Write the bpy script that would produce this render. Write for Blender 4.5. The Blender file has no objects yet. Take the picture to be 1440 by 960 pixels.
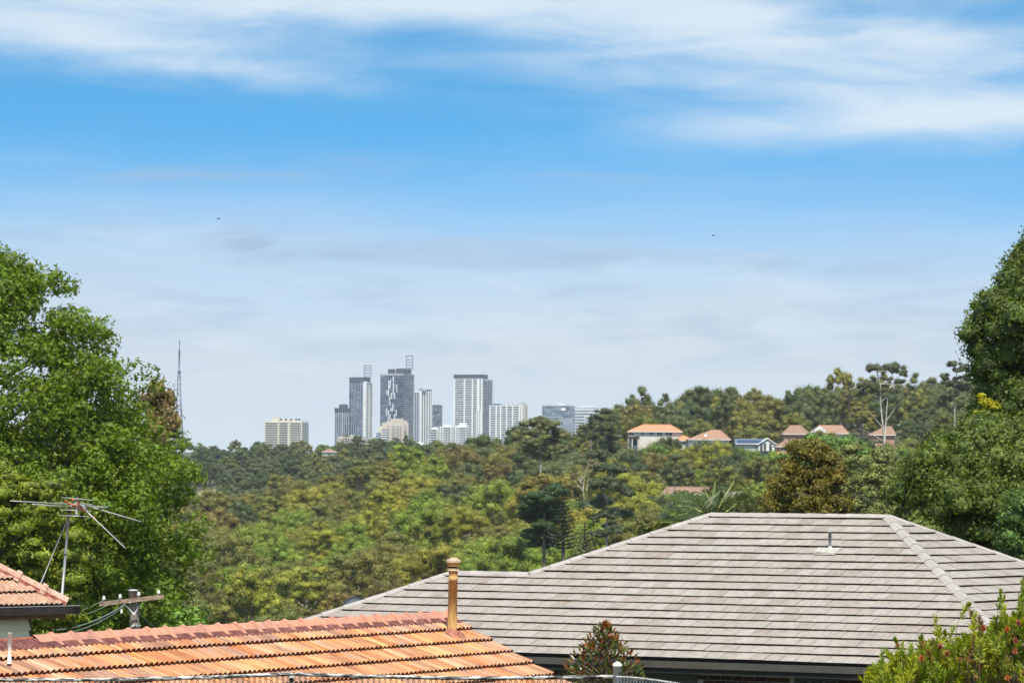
import bpy, math, random
import numpy as np
from mathutils import Vector, Matrix
rng = np.random.default_rng(7)
random.seed(7)
S = bpy.context.scene
COL = S.collection
# ------------------------------------------------------------------ camera
FPX, HY, ROLL = 5891.4, 686.2, -0.0069          # focal length in photo pixels, eye-level line, camera roll
PIT = math.atan((HY - 480) / FPX)
_r = np.array([1, 0, 0.]); _f = np.array([0, math.cos(PIT), math.sin(PIT)]); _u = np.array([0, -math.sin(PIT), math.cos(PIT)])
CR = math.cos(ROLL) * _r - math.sin(ROLL) * _u; CU = math.sin(ROLL) * _r + math.cos(ROLL) * _u; CF = _f
cam = bpy.data.cameras.new("camera"); camo = bpy.data.objects.new("camera", cam); COL.objects.link(camo)
cam.sensor_width = 36; cam.lens = FPX / 1440 * 36; cam.clip_start = 0.5; cam.clip_end = 20000
m = Matrix.Identity(4)
for i in range(3):
    m[i][0] = CR[i]; m[i][1] = CU[i]; m[i][2] = -CF[i]
camo.matrix_world = m
S.camera = camo
def at(px, py, D):
    "world point seen at photo pixel (px,py), D metres along the view"
    return ((px - 720) / FPX * CR + CF + (480 - py) / FPX * CU) * D
def hit(px, py, p0, n):
    d = (px - 720) / FPX * CR + CF + (480 - py) / FPX * CU
    return d * (np.dot(p0, n) / np.dot(d, n))
def pix(P):
    P = np.asarray(P, float); d = P @ CF
    return 720 + FPX * (P @ CR) / d, 480 - FPX * (P @ CU) / d
# ------------------------------------------------------------------ light, sky
SUN = np.array([0.06, -0.46, 0.885]); SUN /= np.linalg.norm(SUN)
sl = bpy.data.lights.new("sun", 'SUN'); sl.energy = 4.9; sl.angle = math.radians(0.53); sl.color = (1.0, 0.93, 0.80)
so = bpy.data.objects.new("sun", sl); COL.objects.link(so)
so.rotation_euler = Vector(SUN).to_track_quat('Z', 'Y').to_euler()
so.location = (0, 0, 60)
S.view_settings.view_transform = 'Standard'; S.view_settings.look = 'None'; S.view_settings.gamma = 1
S.view_settings.exposure = 0.5
W = bpy.data.worlds.new("World"); S.world = W; W.use_nodes = True
def world():
    nt = W.node_tree; nt.nodes.clear(); N = nt.nodes.new; Lk = nt.links.new
    def math_(op, a, b=None, c=None, clamp=False):
        n = N('ShaderNodeMath'); n.operation = op; n.use_clamp = clamp
        for i, v in enumerate((a, b, c)):
            if v is None: continue
            if isinstance(v, (int, float)): n.inputs[i].default_value = v
            else: Lk(v, n.inputs[i])
        return n.outputs[0]
    out = N('ShaderNodeOutputWorld'); bg = N('ShaderNodeBackground'); Lk(bg.outputs[0], out.inputs[0])
    tc = N('ShaderNodeTexCoord'); sep = N('ShaderNodeSeparateXYZ'); Lk(tc.outputs['Generated'], sep.inputs[0])
    X, Y, Z = sep.outputs
    el = math_('ARCSINE', Z); az = math_('ARCTAN2', X, Y)
    # the sky deepens quickly with height here: sample the sky model at a steeper elevation
    el2 = math_('MINIMUM', math_('ADD', math_('MULTIPLY', math_('MAXIMUM', el, 0.0), 5.0), 0.10), 1.45)
    cz = math_('SINE', el2); ch = math_('COSINE', el2)
    hx = math_('MULTIPLY', math_('SINE', az), ch); hy = math_('MULTIPLY', math_('COSINE', az), ch)
    cb = N('ShaderNodeCombineXYZ'); Lk(hx, cb.inputs[0]); Lk(hy, cb.inputs[1]); Lk(cz, cb.inputs[2])
    sky = N('ShaderNodeTexSky'); sky.sky_type = 'NISHITA'; sky.sun_disc = False
    sky.sun_elevation = math.asin(SUN[2]); sky.sun_rotation = math.atan2(SUN[0], SUN[1])
    sky.air_density = 1.0; sky.dust_density = 0.4; sky.ozone_density = 2.5
    Lk(cb.outputs[0], sky.inputs[0])
    hs = N('ShaderNodeHueSaturation'); hs.inputs['Saturation'].default_value = 1.32; hs.inputs['Hue'].default_value = 0.479
    hs.inputs['Value'].default_value = 1.75
    Lk(sky.outputs[0], hs.inputs['Color'])
    # clouds: positions given in degrees-like units so that px,py match directions
    px = math_('ADD', math_('MULTIPLY', az, 5.8914), 0.720)          # thousands of pixels
    py = math_('SUBTRACT', 0.686, math_('MULTIPLY', el, 5.8914))
    cx = N('ShaderNodeCombineXYZ'); Lk(math_('MULTIPLY', px, 1.0), cx.inputs[0]); Lk(math_('MULTIPLY', py, 5.0), cx.inputs[1])
    def noise(scale, det, rough, dist, off=0, sx=1.0, lac=2.0):
        mp = N('ShaderNodeMapping'); mp.inputs['Location'].default_value = (off, off * .7, off); mp.inputs['Scale'].default_value = (sx, 1, 1)
        Lk(cx.outputs[0], mp.inputs[0])
        n = N('ShaderNodeTexNoise'); n.inputs['Scale'].default_value = scale; n.inputs['Detail'].default_value = det
        n.inputs['Roughness'].default_value = rough; n.inputs['Distortion'].default_value = dist; n.inputs['Lacunarity'].default_value = lac
        Lk(mp.outputs[0], n.inputs[0]); return n.outputs[0]
    nA = noise(1.7, 3, .42, .4); nB = noise(4.2, 7, .58, .5, 4.3); nC = noise(1.6, 3, .5, .2, 9.1)
    nw = math_('MULTIPLY', math_('SUBTRACT', nA, .5), .10)
    pyw = math_('ADD', py, nw)
    def band(x0, y0, sx, sy, amp, slope=0.0):
        dx = math_('DIVIDE', math_('SUBTRACT', px, x0), sx)
        yy = math_('SUBTRACT', pyw, math_('ADD', y0, math_('MULTIPLY', math_('SUBTRACT', px, x0), slope)))
        dy = math_('DIVIDE', yy, sy)
        r = math_('ADD', math_('MULTIPLY', dx, dx), math_('MULTIPLY', dy, dy))
        return math_('MULTIPLY', math_('EXPONENT', math_('MULTIPLY', r, -1.0)), amp)
    bands = [(.12, .055, .34, .052, 1.0, .06), (.30, .005, .35, .03, .62, .02), (.72, .02, .26, .030, .75, .10), (1.08, .045, .28, .034, .80, .02),
             (1.40, .05, .22, .04, .45, 0), (1.12, .185, .38, .036, .52, -.02), (1.42, .165, .26, .035, .55, 0), (.95, .10, .25, .02, .35, .06),
             (.10, .235, .22, .02, .22, 0), (.35, .345, .50, .020, .40, .03), (1.12, .12, .42, .05, .42, 0), (1.34, .12, .38, .09, .32, 0), (1.25, .40, .3, .03, .3, 0),
             (.35, .105, .17, .02, .5, .02), (.62, -.01, .6, .02, .5, 0)]
    cov = None
    for b in bands:
        v = band(*b); cov = v if cov is None else math_('ADD', cov, v)
    # general thin cloud above the frame and all round, thickened to neutralise blue ambient
    up = N('ShaderNodeMapRange'); up.inputs['From Min'].default_value = .10; up.inputs['From Max'].default_value = -.25; Lk(py, up.inputs[0])
    cov = math_('ADD', cov, math_('MULTIPLY', math_('MULTIPLY', up.outputs[0], 1.25), nC))
    tex = math_('ADD', math_('MULTIPLY', nA, .9), math_('MULTIPLY', nB, .7))       # about 0.8
    tex = math_('ADD', math_('MULTIPLY', math_('SUBTRACT', tex, .8), 1.15), .90)
    a = math_('MULTIPLY', cov, tex)
    a = math_('ADD', a, math_('MULTIPLY', math_('SUBTRACT', nB, .56), .55))
    mr = N('ShaderNodeMapRange'); mr.interpolation_type = 'SMOOTHSTEP'
    mr.inputs['From Min'].default_value = 0.0; mr.inputs['From Max'].default_value = 1.15; mr.inputs['To Max'].default_value = .88; Lk(a, mr.inputs[0])
    # pale haze layer near the skyline
    hz = N('ShaderNodeMapRange'); hz.interpolation_type = 'SMOOTHSTEP'
    hz.inputs['From Min'].default_value = .17; hz.inputs['From Max'].default_value = .50; hz.inputs['To Max'].default_value = .93
    Lk(math_('ADD', py, math_('MULTIPLY', math_('SUBTRACT', nC, .5), .16)), hz.inputs[0])
    mxh = N('ShaderNodeMix'); mxh.data_type = 'RGBA'; Lk(hz.outputs[0], mxh.inputs[0]); Lk(hs.outputs[0], mxh.inputs[6])
    mxh.inputs[7].default_value = HAZE_COL
    mxc = N('ShaderNodeMix'); mxc.data_type = 'RGBA'; Lk(mr.outputs[0], mxc.inputs[0]); Lk(mxh.outputs[2], mxc.inputs[6])
    mxc.inputs[7].default_value = CLOUD_COL
    # grey-blue undersides of the thin layers
    sh = band(.30, .345, .40, .016, .75, .03); sh = math_('ADD', sh, band(1.0, .380, .3, .012, .5)); sh = math_('ADD', sh, band(.62, .335, .25, .008, .4)); sh = math_('ADD', sh, band(.85, .255, .12, .008, .35)); sh = math_('ADD', sh, band(.22, .243, .20, .014, .5)); sh = math_('ADD', sh, band(.48, .23, .12, .02, .4))
    nD = noise(5.5, 6, .55, .8, 7.7)
    sh = math_('MULTIPLY', sh, math_('MULTIPLY', math_('MAXIMUM', math_('SUBTRACT', nD, .36), 0.0), 4.2, clamp=True))
    vl = math_('MULTIPLY', band(.8, .44, 1.2, .10, .9), math_('MULTIPLY', math_('MAXIMUM', math_('SUBTRACT', nD, .47), 0.0), 2.6)); sh = math_('ADD', sh, vl)
    wv = math_('MULTIPLY', band(.8, .47, 1.3, .10, 1.0), math_('MULTIPLY', math_('MAXIMUM', math_('SUBTRACT', nB, .50), 0.0), 2.2))
    mxs = N('ShaderNodeMix'); mxs.data_type = 'RGBA'; Lk(sh, mxs.inputs[0]); Lk(mxc.outputs[2], mxs.inputs[6]); mxs.inputs[7].default_value = (2.35, 3.3, 4.6, 1)
    mxw = N('ShaderNodeMix'); mxw.data_type = 'RGBA'; Lk(wv, mxw.inputs[0]); Lk(mxs.outputs[2], mxw.inputs[6]); mxw.inputs[7].default_value = CLOUD_COL
    Lk(mxw.outputs[2], bg.inputs[0]); bg.inputs[1].default_value = 0.11
HAZE_COL = (4.22, 4.62, 4.98, 1); CLOUD_COL = (4.95, 5.6, 6.1, 1)
world()
# ------------------------------------------------------------------ materials
MATS = {}
def nodes(name):
    mt = bpy.data.materials.new(name); mt.use_nodes = True; nt = mt.node_tree
    return mt, nt, nt.nodes['Principled BSDF'], nt.nodes['Material Output']
def mk(nt, kind, **kw):
    n = nt.nodes.new(kind)
    for k, v in kw.items():
        if k.startswith('i_'): n.inputs[k[2:].replace('_', ' ')].default_value = v
        else: setattr(n, k, v)
    return n
def plain(name, col, rough=.6, var=.12, scale=3.0, metal=0, bump=0, bscale=None, spec=.3, coord='Object', stretch=(1, 1, 1), c2=None, lo=.4, hi=.65):
    if name in MATS: return MATS[name]
    mt, nt, b, o = nodes(name); L = nt.links.new
    tc = mk(nt, 'ShaderNodeTexCoord'); mp = mk(nt, 'ShaderNodeMapping'); mp.inputs['Scale'].default_value = stretch
    L(tc.outputs[coord], mp.inputs[0])
    n = mk(nt, 'ShaderNodeTexNoise', i_Scale=scale, i_Detail=5.0, i_Roughness=.6); L(mp.outputs[0], n.inputs[0])
    cr = mk(nt, 'ShaderNodeValToRGB'); L(n.outputs[0], cr.inputs[0])
    c2 = c2 or tuple(min(1, c * (1 + var)) for c in col); c1 = tuple(c * (1 - var) for c in col) if c2 is None or var else col
    cr.color_ramp.elements[0].position = lo; cr.color_ramp.elements[1].position = hi
    cr.color_ramp.elements[0].color = (*c1, 1); cr.color_ramp.elements[1].color = (*c2, 1)
    L(cr.outputs[0], b.inputs['Base Color']); b.inputs['Roughness'].default_value = rough; b.inputs['Metallic'].default_value = metal
    b.inputs['Specular IOR Level'].default_value = spec
    if bump:
        n2 = mk(nt, 'ShaderNodeTexNoise', i_Scale=bscale or scale * 4, i_Detail=4.0); L(mp.outputs[0], n2.inputs[0])
        bp = mk(nt, 'ShaderNodeBump', i_Strength=bump, i_Distance=.02); L(n2.outputs[0], bp.inputs['Height']); L(bp.outputs[0], b.inputs['Normal'])
    MATS[name] = mt; return mt
def foliage(name, trans=.3, var=.35, rough=.55, patch=.35, pscale=.5):
    "leaf colour is the object's own colour, varied leaf by leaf and clump by clump"
    if name in MATS: return MATS[name]
    mt, nt, b, o = nodes(name); L = nt.links.new
    oi = mk(nt, 'ShaderNodeObjectInfo'); g = mk(nt, 'ShaderNodeNewGeometry'); tc = mk(nt, 'ShaderNodeTexCoord')
    n = mk(nt, 'ShaderNodeTexNoise', i_Scale=pscale, i_Detail=2.0); L(tc.outputs['Object'], n.inputs[0])
    m1 = mk(nt, 'ShaderNodeMapRange'); m1.inputs['To Min'].default_value = 1 - var; m1.inputs['To Max'].default_value = 1 + var; L(g.outputs['Random Per Island'], m1.inputs[0])
    m2 = mk(nt, 'ShaderNodeMapRange'); m2.inputs['From Min'].default_value = .3; m2.inputs['From Max'].default_value = .7
    m2.inputs['To Min'].default_value = 1 - patch; m2.inputs['To Max'].default_value = 1 + patch; L(n.outputs[0], m2.inputs[0])
    mm = mk(nt, 'ShaderNodeMath', operation='MULTIPLY'); L(m1.outputs[0], mm.inputs[0]); L(m2.outputs[0], mm.inputs[1])
    hs = mk(nt, 'ShaderNodeHueSaturation'); L(oi.outputs['Color'], hs.inputs['Color']); L(mm.outputs[0], hs.inputs['Value'])
    hh = mk(nt, 'ShaderNodeMapRange'); hh.inputs['From Min'].default_value = .3; hh.inputs['From Max'].default_value = .7; hh.inputs['To Min'].default_value = .485; hh.inputs['To Max'].default_value = .512
    n3 = mk(nt, 'ShaderNodeTexNoise', i_Scale=pscale * 1.7, i_Detail=1.0); L(tc.outputs['Object'], n3.inputs[0]); L(n3.outputs[0], hh.inputs[0]); L(hh.outputs[0], hs.inputs['Hue'])
    L(hs.outputs[0], b.inputs['Base Color']); b.inputs['Roughness'].default_value = rough; b.inputs['Specular IOR Level'].default_value = .35
    tr = mk(nt, 'ShaderNodeBsdfTranslucent'); hs2 = mk(nt, 'ShaderNodeHueSaturation', i_Hue=.485, i_Saturation=1.15, i_Value=1.25); L(hs.outputs[0], hs2.inputs['Color']); L(hs2.outputs[0], tr.inputs[0])
    mx = mk(nt, 'ShaderNodeMixShader'); mx.inputs[0].default_value = trans; L(b.outputs[0], mx.inputs[1]); L(tr.outputs[0], mx.inputs[2]); L(mx.outputs[0], o.inputs[0])
    MATS[name] = mt; return mt
LEAF = foliage('leaf', trans=.14, var=.22, patch=.30, pscale=.42); LEAFN = foliage('leaf_near', trans=.36, var=.5, rough=.58, patch=.3, pscale=.9)
BARK = plain('bark', (.16, .12, .09), .9, .3, 6, bump=.5)
PALEBARK = plain('pale_bark', (.36, .33, .27), .8, .25, 3, c2=(.50, .47, .40))
GREYBARK = plain('grey_bark', (.26, .22, .17), .9, .3, 4)
# ------------------------------------------------------------------ object helpers
def empty(name, loc, label, cat, group=None):
    o = bpy.data.objects.new(name, None); COL.objects.link(o); o.location = Vector([float(v) for v in loc]); o.empty_display_size = .3
    o['label'] = label; o['category'] = cat
    if group: o['group'] = group
    return o
def tag(o, label, cat, group=None):
    o['label'] = label; o['category'] = cat
    if group: o['group'] = group
    return o
def rootloc(p):
    v = Vector((0, 0, 0))
    while p is not None: v = v + p.location; p = p.parent
    return np.array(v)
def link(name, me, parent=None, color=None, kind=None):
    o = bpy.data.objects.new(name, me); COL.objects.link(o)
    if parent is not None: o.parent = parent
    if color is not None: o.color = (*color, 1)
    if kind: o['kind'] = kind
    return o
def fastmesh(name, V, quads, mats, midx=None, smooth=False):
    me = bpy.data.meshes.new(name); V = np.asarray(V, np.float32); Q = np.asarray(quads, np.int32); k = Q.shape[1]
    me.vertices.add(len(V)); me.vertices.foreach_set('co', V.ravel())
    me.loops.add(Q.size); me.loops.foreach_set('vertex_index', Q.ravel())
    me.polygons.add(len(Q)); me.polygons.foreach_set('loop_start', np.arange(0, Q.size, k, dtype=np.int32)); me.polygons.foreach_set('loop_total', np.full(len(Q), k, np.int32))
    for mt in mats: me.materials.append(mt)
    if midx is not None: me.polygons.foreach_set('material_index', np.asarray(midx, np.int32))
    if smooth: me.polygons.foreach_set('use_smooth', np.ones(len(Q), bool))
    me.update(calc_edges=True); return me
class MB:
    def __init__(s): s.V = []; s.F = []; s.M = []; s.n = 0; s.A = []; s.sm = []
    def add(s, V, F, m=0, a=0., smooth=False):
        V = [tuple(float(c) for c in v) for v in V]
        s.V += V; s.F += [tuple(i + s.n for i in f) for f in F]; s.M += [m] * len(F); s.A += [a] * len(F); s.sm += [smooth] * len(F); s.n += len(V)
    def hexa(s, P, m=0, a=0.):
        "8 corners: bottom 0-3 counter-clockwise, top 4-7"
        s.add(P, [(3, 2, 1, 0), (4, 5, 6, 7), (0, 1, 5, 4), (1, 2, 6, 5), (2, 3, 7, 6), (3, 0, 4, 7)], m, a)
    def frame(s, o, ex, ey, ez, x0, x1, y0, y1, z0, z1, m=0, a=0.):
        o = np.asarray(o); c = [(x0, y0, z0), (x1, y0, z0), (x1, y1, z0), (x0, y1, z0), (x0, y0, z1), (x1, y0, z1), (x1, y1, z1), (x0, y1, z1)]
        s.hexa([o + ex * p[0] + ey * p[1] + ez * p[2] for p in c], m, a)
    def box(s, c, d, m=0): s.frame(c, np.array([1, 0, 0.]), np.array([0, 1, 0.]), np.array([0, 0, 1.]), -d[0] / 2, d[0] / 2, -d[1] / 2, d[1] / 2, -d[2] / 2, d[2] / 2, m)
    def tube(s, pts, rad, sides=6, m=0, cap=True, smooth=True):
        pts = [np.asarray(p, float) for p in pts]; n = len(pts)
        if not hasattr(rad, '__len__'): rad = [rad] * n
        V = []
        d0 = pts[-1] - pts[0]; ref = np.array([0, 0, 1.]) if abs(d0[2]) < .9 * np.linalg.norm(d0) else np.array([1, 0, 0.])
        for i, p in enumerate(pts):
            t = pts[min(i + 1, n - 1)] - pts[max(i - 1, 0)]; t = t / (np.linalg.norm(t) + 1e-9)
            a = np.cross(t, ref); a /= np.linalg.norm(a) + 1e-9; b = np.cross(t, a)
            for k in range(sides):
                w = 2 * math.pi * k / sides; V.append(p + (a * math.cos(w) + b * math.sin(w)) * rad[i])
        F = [(i * sides + k, i * sides + (k + 1) % sides, (i + 1) * sides + (k + 1) % sides, (i + 1) * sides + k) for i in range(n - 1) for k in range(sides)]
        if cap: F += [tuple(range(sides)), tuple(range((n - 1) * sides, n * sides))[::-1]]
        s.add(V, F, m, 0, smooth)
    def prism(s, poly, h, n, m=0, ms=None, mb=None, a=0.):
        "polygon (3D, ccw seen along n) raised from itself by per-vertex heights h=(lo list, hi list) along n"
        poly = [np.asarray(p) for p in poly]; k = len(poly); lo, hi = h
        V = [p + n * lo[i] for i, p in enumerate(poly)] + [p + n * hi[i] for i, p in enumerate(poly)]
        s.add(V, [tuple(range(k, 2 * k))], m, a)
        s.n -= 0
        b = s.n - 2 * k
        for i in range(k):
            j = (i + 1) % k; s.F.append((b + i, b + j, b + k + j, b + k + i)); s.M.append(ms[i] if ms else m); s.A.append(a); s.sm.append(False)
        s.F.append(tuple(b + i for i in range(k))[::-1]); s.M.append(m if mb is None else mb); s.A.append(a); s.sm.append(False)
    def mesh(s, name, mats, off=(0, 0, 0)):
        me = bpy.data.meshes.new(name); off = np.asarray(off)
        V = (np.array(s.V) - off).tolist() if s.V else []
        me.from_pydata(V, [], s.F)
        for mt in (mats if isinstance(mats, (list, tuple)) else [mats]): me.materials.append(mt)
        me.polygons.foreach_set('material_index', np.array(s.M, np.int32)); me.polygons.foreach_set('use_smooth', np.array(s.sm, bool))
        if any(s.A):
            at_ = me.attributes.new('tone', 'FLOAT', 'FACE'); at_.data.foreach_set('value', np.array(s.A, np.float32))
        me.update(); return me
    def build(s, name, mats, parent=None, kind=None, color=None, label=None):
        o = link(name, s.mesh(name, mats, rootloc(parent)), parent, color, kind)
        if label: o['label'] = label
        return o
def nrm(v): return v / (np.linalg.norm(v, axis=-1, keepdims=True) + 1e-9)
X3, Y3, Z3 = np.eye(3)
# ------------------------------------------------------------------ ground
GX = [-400, 0, 280, 400, 500, 600, 700, 800, 900, 1000, 1100, 1200, 1300, 1440, 1900]
GD = [100, 140, 300, 450, 600, 750, 900, 1050, 1150, 1200, 1300, 1400, 1700, 2000, 2300]
_c0 = [None, None, None]
GT = {0: [1010, 960, 910, 865, 818, 790, 780, 760, 750, 725, 680, 655], 280: [1010, 955, 900, 845, 805, 780, 775, 765, 755, 730, 692, 650],
      400: [1000, 950, 890, 830, 782, 755, 745, 740, 735, 712, 680, 646], 500: [995, 945, 875, 810, 755, 725, 712, 705, 700, 690, 672, 648],
      600: [990, 930, 860, 795, 735, 705, 692, 685, 680, 668, 662, 654], 700: [980, 915, 845, 780, 722, 695, 680, 672, 668, 668, 668, 665],
      800: [960, 890, 830, 765, 710, 685, 672, 655, 645, 655, 668, 668], 900: [930, 860, 800, 750, 700, 672, 644, 636, 625, 650, 670, 675],
      1000: [920, 850, 795, 745, 700, 674, 642, 632, 616, 640, 670, 675], 1100: [910, 845, 790, 740, 698, 674, 647, 627, 612, 640, 670, 675],
      1200: [900, 840, 785, 738, 697, 674, 642, 617, 600, 630, 670, 675], 1300: [900, 840, 785, 735, 695, 667, 634, 607, 594, 625, 668, 675]}
def _grid():
    G = np.zeros((len(GX), len(GD)))
    for i, x in enumerate(GX):
        key = min(GT, key=lambda k: abs(k - min(max(x, 0), 1300)))
        hor = HY + (x - 720) * .0069
        G[i, 3:] = [(hor - y) * d / FPX for y, d in zip(GT[key], GD[3:])]
        G[i, 0:3] = [-6.2, -9.5, G[i, 3] * .62 - 1]
    return G
GG = _grid(); UX = np.array([(x - 720) / FPX for x in GX])
def ground_z(x, y):
    x = np.asarray(x, float); y = np.asarray(y, float)
    D = np.clip(y, 1, None); u = np.clip(x / np.maximum(D, 60), UX[0], UX[-1])
    i = np.clip(np.searchsorted(UX, u) - 1, 0, len(UX) - 2); fu = (u - UX[i]) / (UX[i + 1] - UX[i])
    Dc = np.clip(D, GD[0], GD[-1]); j = np.clip(np.searchsorted(GD, Dc) - 1, 0, len(GD) - 2)
    gd = np.array(GD, float); fd = (Dc - gd[j]) / (gd[j + 1] - gd[j])
    z = (GG[i, j] * (1 - fu) + GG[i + 1, j] * fu) * (1 - fd) + (GG[i, j + 1] * (1 - fu) + GG[i + 1, j + 1] * fu) * fd
    near = np.interp(y, [-400, 20, 36, 45, 60, 100], [-4.5, -3.9, -3.6, -4.8, -5.9, -6.2])
    z = np.where(y < 100, near, z)
    far = np.interp(y, [2300, 3000, 5500, 9500], [0, 0, 1, 1])
    return z * (1 - far) + 46 * far
def build_ground():
    xs = np.concatenate([[-3900, -2500, -1500, -900, -600, -400], np.arange(-300, 301, 6), [400, 600, 900, 1500, 2500, 3900]])
    ys = np.concatenate([[-300, -100, -30], np.arange(0, 200, 8), np.arange(200, 2400, 18), np.arange(2450, 4000, 150), np.arange(4200, 9300, 500)])
    Xg, Yg = np.meshgrid(xs, ys); Zg = ground_z(Xg, Yg)
    Zg = Zg + np.where(Yg > 150, .8 * np.sin(Xg * .13 + Yg * .05) * np.cos(Yg * .09), 0)
    V = np.stack([Xg.ravel(), Yg.ravel(), Zg.ravel()], 1); nx = len(xs)
    I = np.arange(len(V)).reshape(Xg.shape); Q = np.stack([I[:-1, :-1].ravel(), I[:-1, 1:].ravel(), I[1:, 1:].ravel(), I[1:, :-1].ravel()], 1)
    mt = plain('ground_cover', (.045, .055, .02), .95, .3, .12, c2=(.09, .085, .035), bump=.6, bscale=1.2)
    return link('ground', fastmesh('ground', V, Q, [mt], smooth=True), kind='structure')
build_ground()
# ------------------------------------------------------------------ roof helpers
def clip_poly(P, poly):
    "Sutherland-Hodgman in 2D; poly convex ccw"
    out = P
    for i in range(len(poly)):
        a, b = poly[i], poly[(i + 1) % len(poly)]; inp = out; out = []
        if not inp: return []
        side = lambda q: (b[0] - a[0]) * (q[1] - a[1]) - (b[1] - a[1]) * (q[0] - a[0])
        for k in range(len(inp)):
            p, q = inp[k], inp[(k + 1) % len(inp)]; sp, sq = side(p), side(q)
            if sp >= 0: out.append(p)
            if (sp > 0 > sq) or (sp < 0 < sq):
                t = sp / (sp - sq); out.append((p[0] + (q[0] - p[0]) * t, p[1] + (q[1] - p[1]) * t))
    return out
def tile_material(name, ramp, rough=.8, speck=None, streak=.12, bump=.25, c_hi=None, rot=None):
    mt, nt, b, o = nodes(name); L = nt.links.new
    oi = mk(nt, 'ShaderNodeObjectInfo'); at_ = mk(nt, 'ShaderNodeAttribute', attribute_name='tone'); ad = mk(nt, 'ShaderNodeMath', operation='ADD'); fr = mk(nt, 'ShaderNodeMath', operation='FRACT')
    L(oi.outputs['Random'], ad.inputs[0]); L(at_.outputs['Fac'], ad.inputs[1]); L(ad.outputs[0], fr.inputs[0])
    cr = mk(nt, 'ShaderNodeValToRGB'); L(fr.outputs[0], cr.inputs[0]); r = cr.color_ramp; r.interpolation = 'LINEAR'
    while len(r.elements) < len(ramp): r.elements.new(.5)
    for e, (p, c) in zip(r.elements, ramp): e.position = p; e.color = (*c, 1)
    g = mk(nt, 'ShaderNodeNewGeometry')
    n = mk(nt, 'ShaderNodeTexNoise', i_Scale=9.0, i_Detail=6.0, i_Roughness=.65)
    if rot is None: L(g.outputs['Position'], n.inputs[0])
    else:
        m1 = mk(nt, 'ShaderNodeMapping'); m1.inputs['Rotation'].default_value = (0, 0, -rot); m2_ = mk(nt, 'ShaderNodeMapping'); m2_.inputs['Scale'].default_value = (1.6, .16, .16)
        L(g.outputs['Position'], m1.inputs[0]); L(m1.outputs[0], m2_.inputs[0]); L(m2_.outputs[0], n.inputs[0])
    mr = mk(nt, 'ShaderNodeMapRange'); mr.inputs['From Min'].default_value = .3; mr.inputs['From Max'].default_value = .7; mr.inputs['To Min'].default_value = 1 - streak * 1.6; mr.inputs['To Max'].default_value = 1 + streak; L(n.outputs[0], mr.inputs[0])
    hs = mk(nt, 'ShaderNodeHueSaturation'); L(cr.outputs[0], hs.inputs['Color']); L(mr.outputs[0], hs.inputs['Value'])
    col = hs.outputs[0]
    if speck:
        for sc, th, c in speck:
            v = mk(nt, 'ShaderNodeTexNoise', i_Scale=sc, i_Detail=3.0, i_Roughness=.7); L(g.outputs['Position'], v.inputs[0])
            m2 = mk(nt, 'ShaderNodeMapRange'); m2.inputs['From Min'].default_value = th; m2.inputs['From Max'].default_value = th + .05; L(v.outputs[0], m2.inputs[0])
            mx = mk(nt, 'ShaderNodeMix', data_type='RGBA'); L(m2.outputs[0], mx.inputs[0]); L(col, mx.inputs[6]); mx.inputs[7].default_value = (*c, 1); col = mx.outputs[2]
    L(col, b.inputs['Base Color']); b.inputs['Roughness'].default_value = rough; b.inputs['Specular IOR Level'].default_value = .25
    if bump:
        n2 = mk(nt, 'ShaderNodeTexNoise', i_Scale=60.0, i_Detail=3.0); L(g.outputs['Position'], n2.inputs[0])
        bp = mk(nt, 'ShaderNodeBump', i_Strength=bump, i_Distance=.01); L(n2.outputs[0], bp.inputs['Height']); L(bp.outputs[0], b.inputs['Normal'])
    return mt
def basis(ex, ey, ez, o):
    M = Matrix.Identity(4)
    for i in range(3): M[i][0] = ex[i]; M[i][1] = ey[i]; M[i][2] = ez[i]; M[i][3] = o[i]
    return M
CHARCOAL = plain('charcoal_steel', (.042, .038, .035), .55, .15, 4)
UNDERLAY = plain('roof_underlay', (.03, .027, .025), .9, .2, 4)
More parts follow.
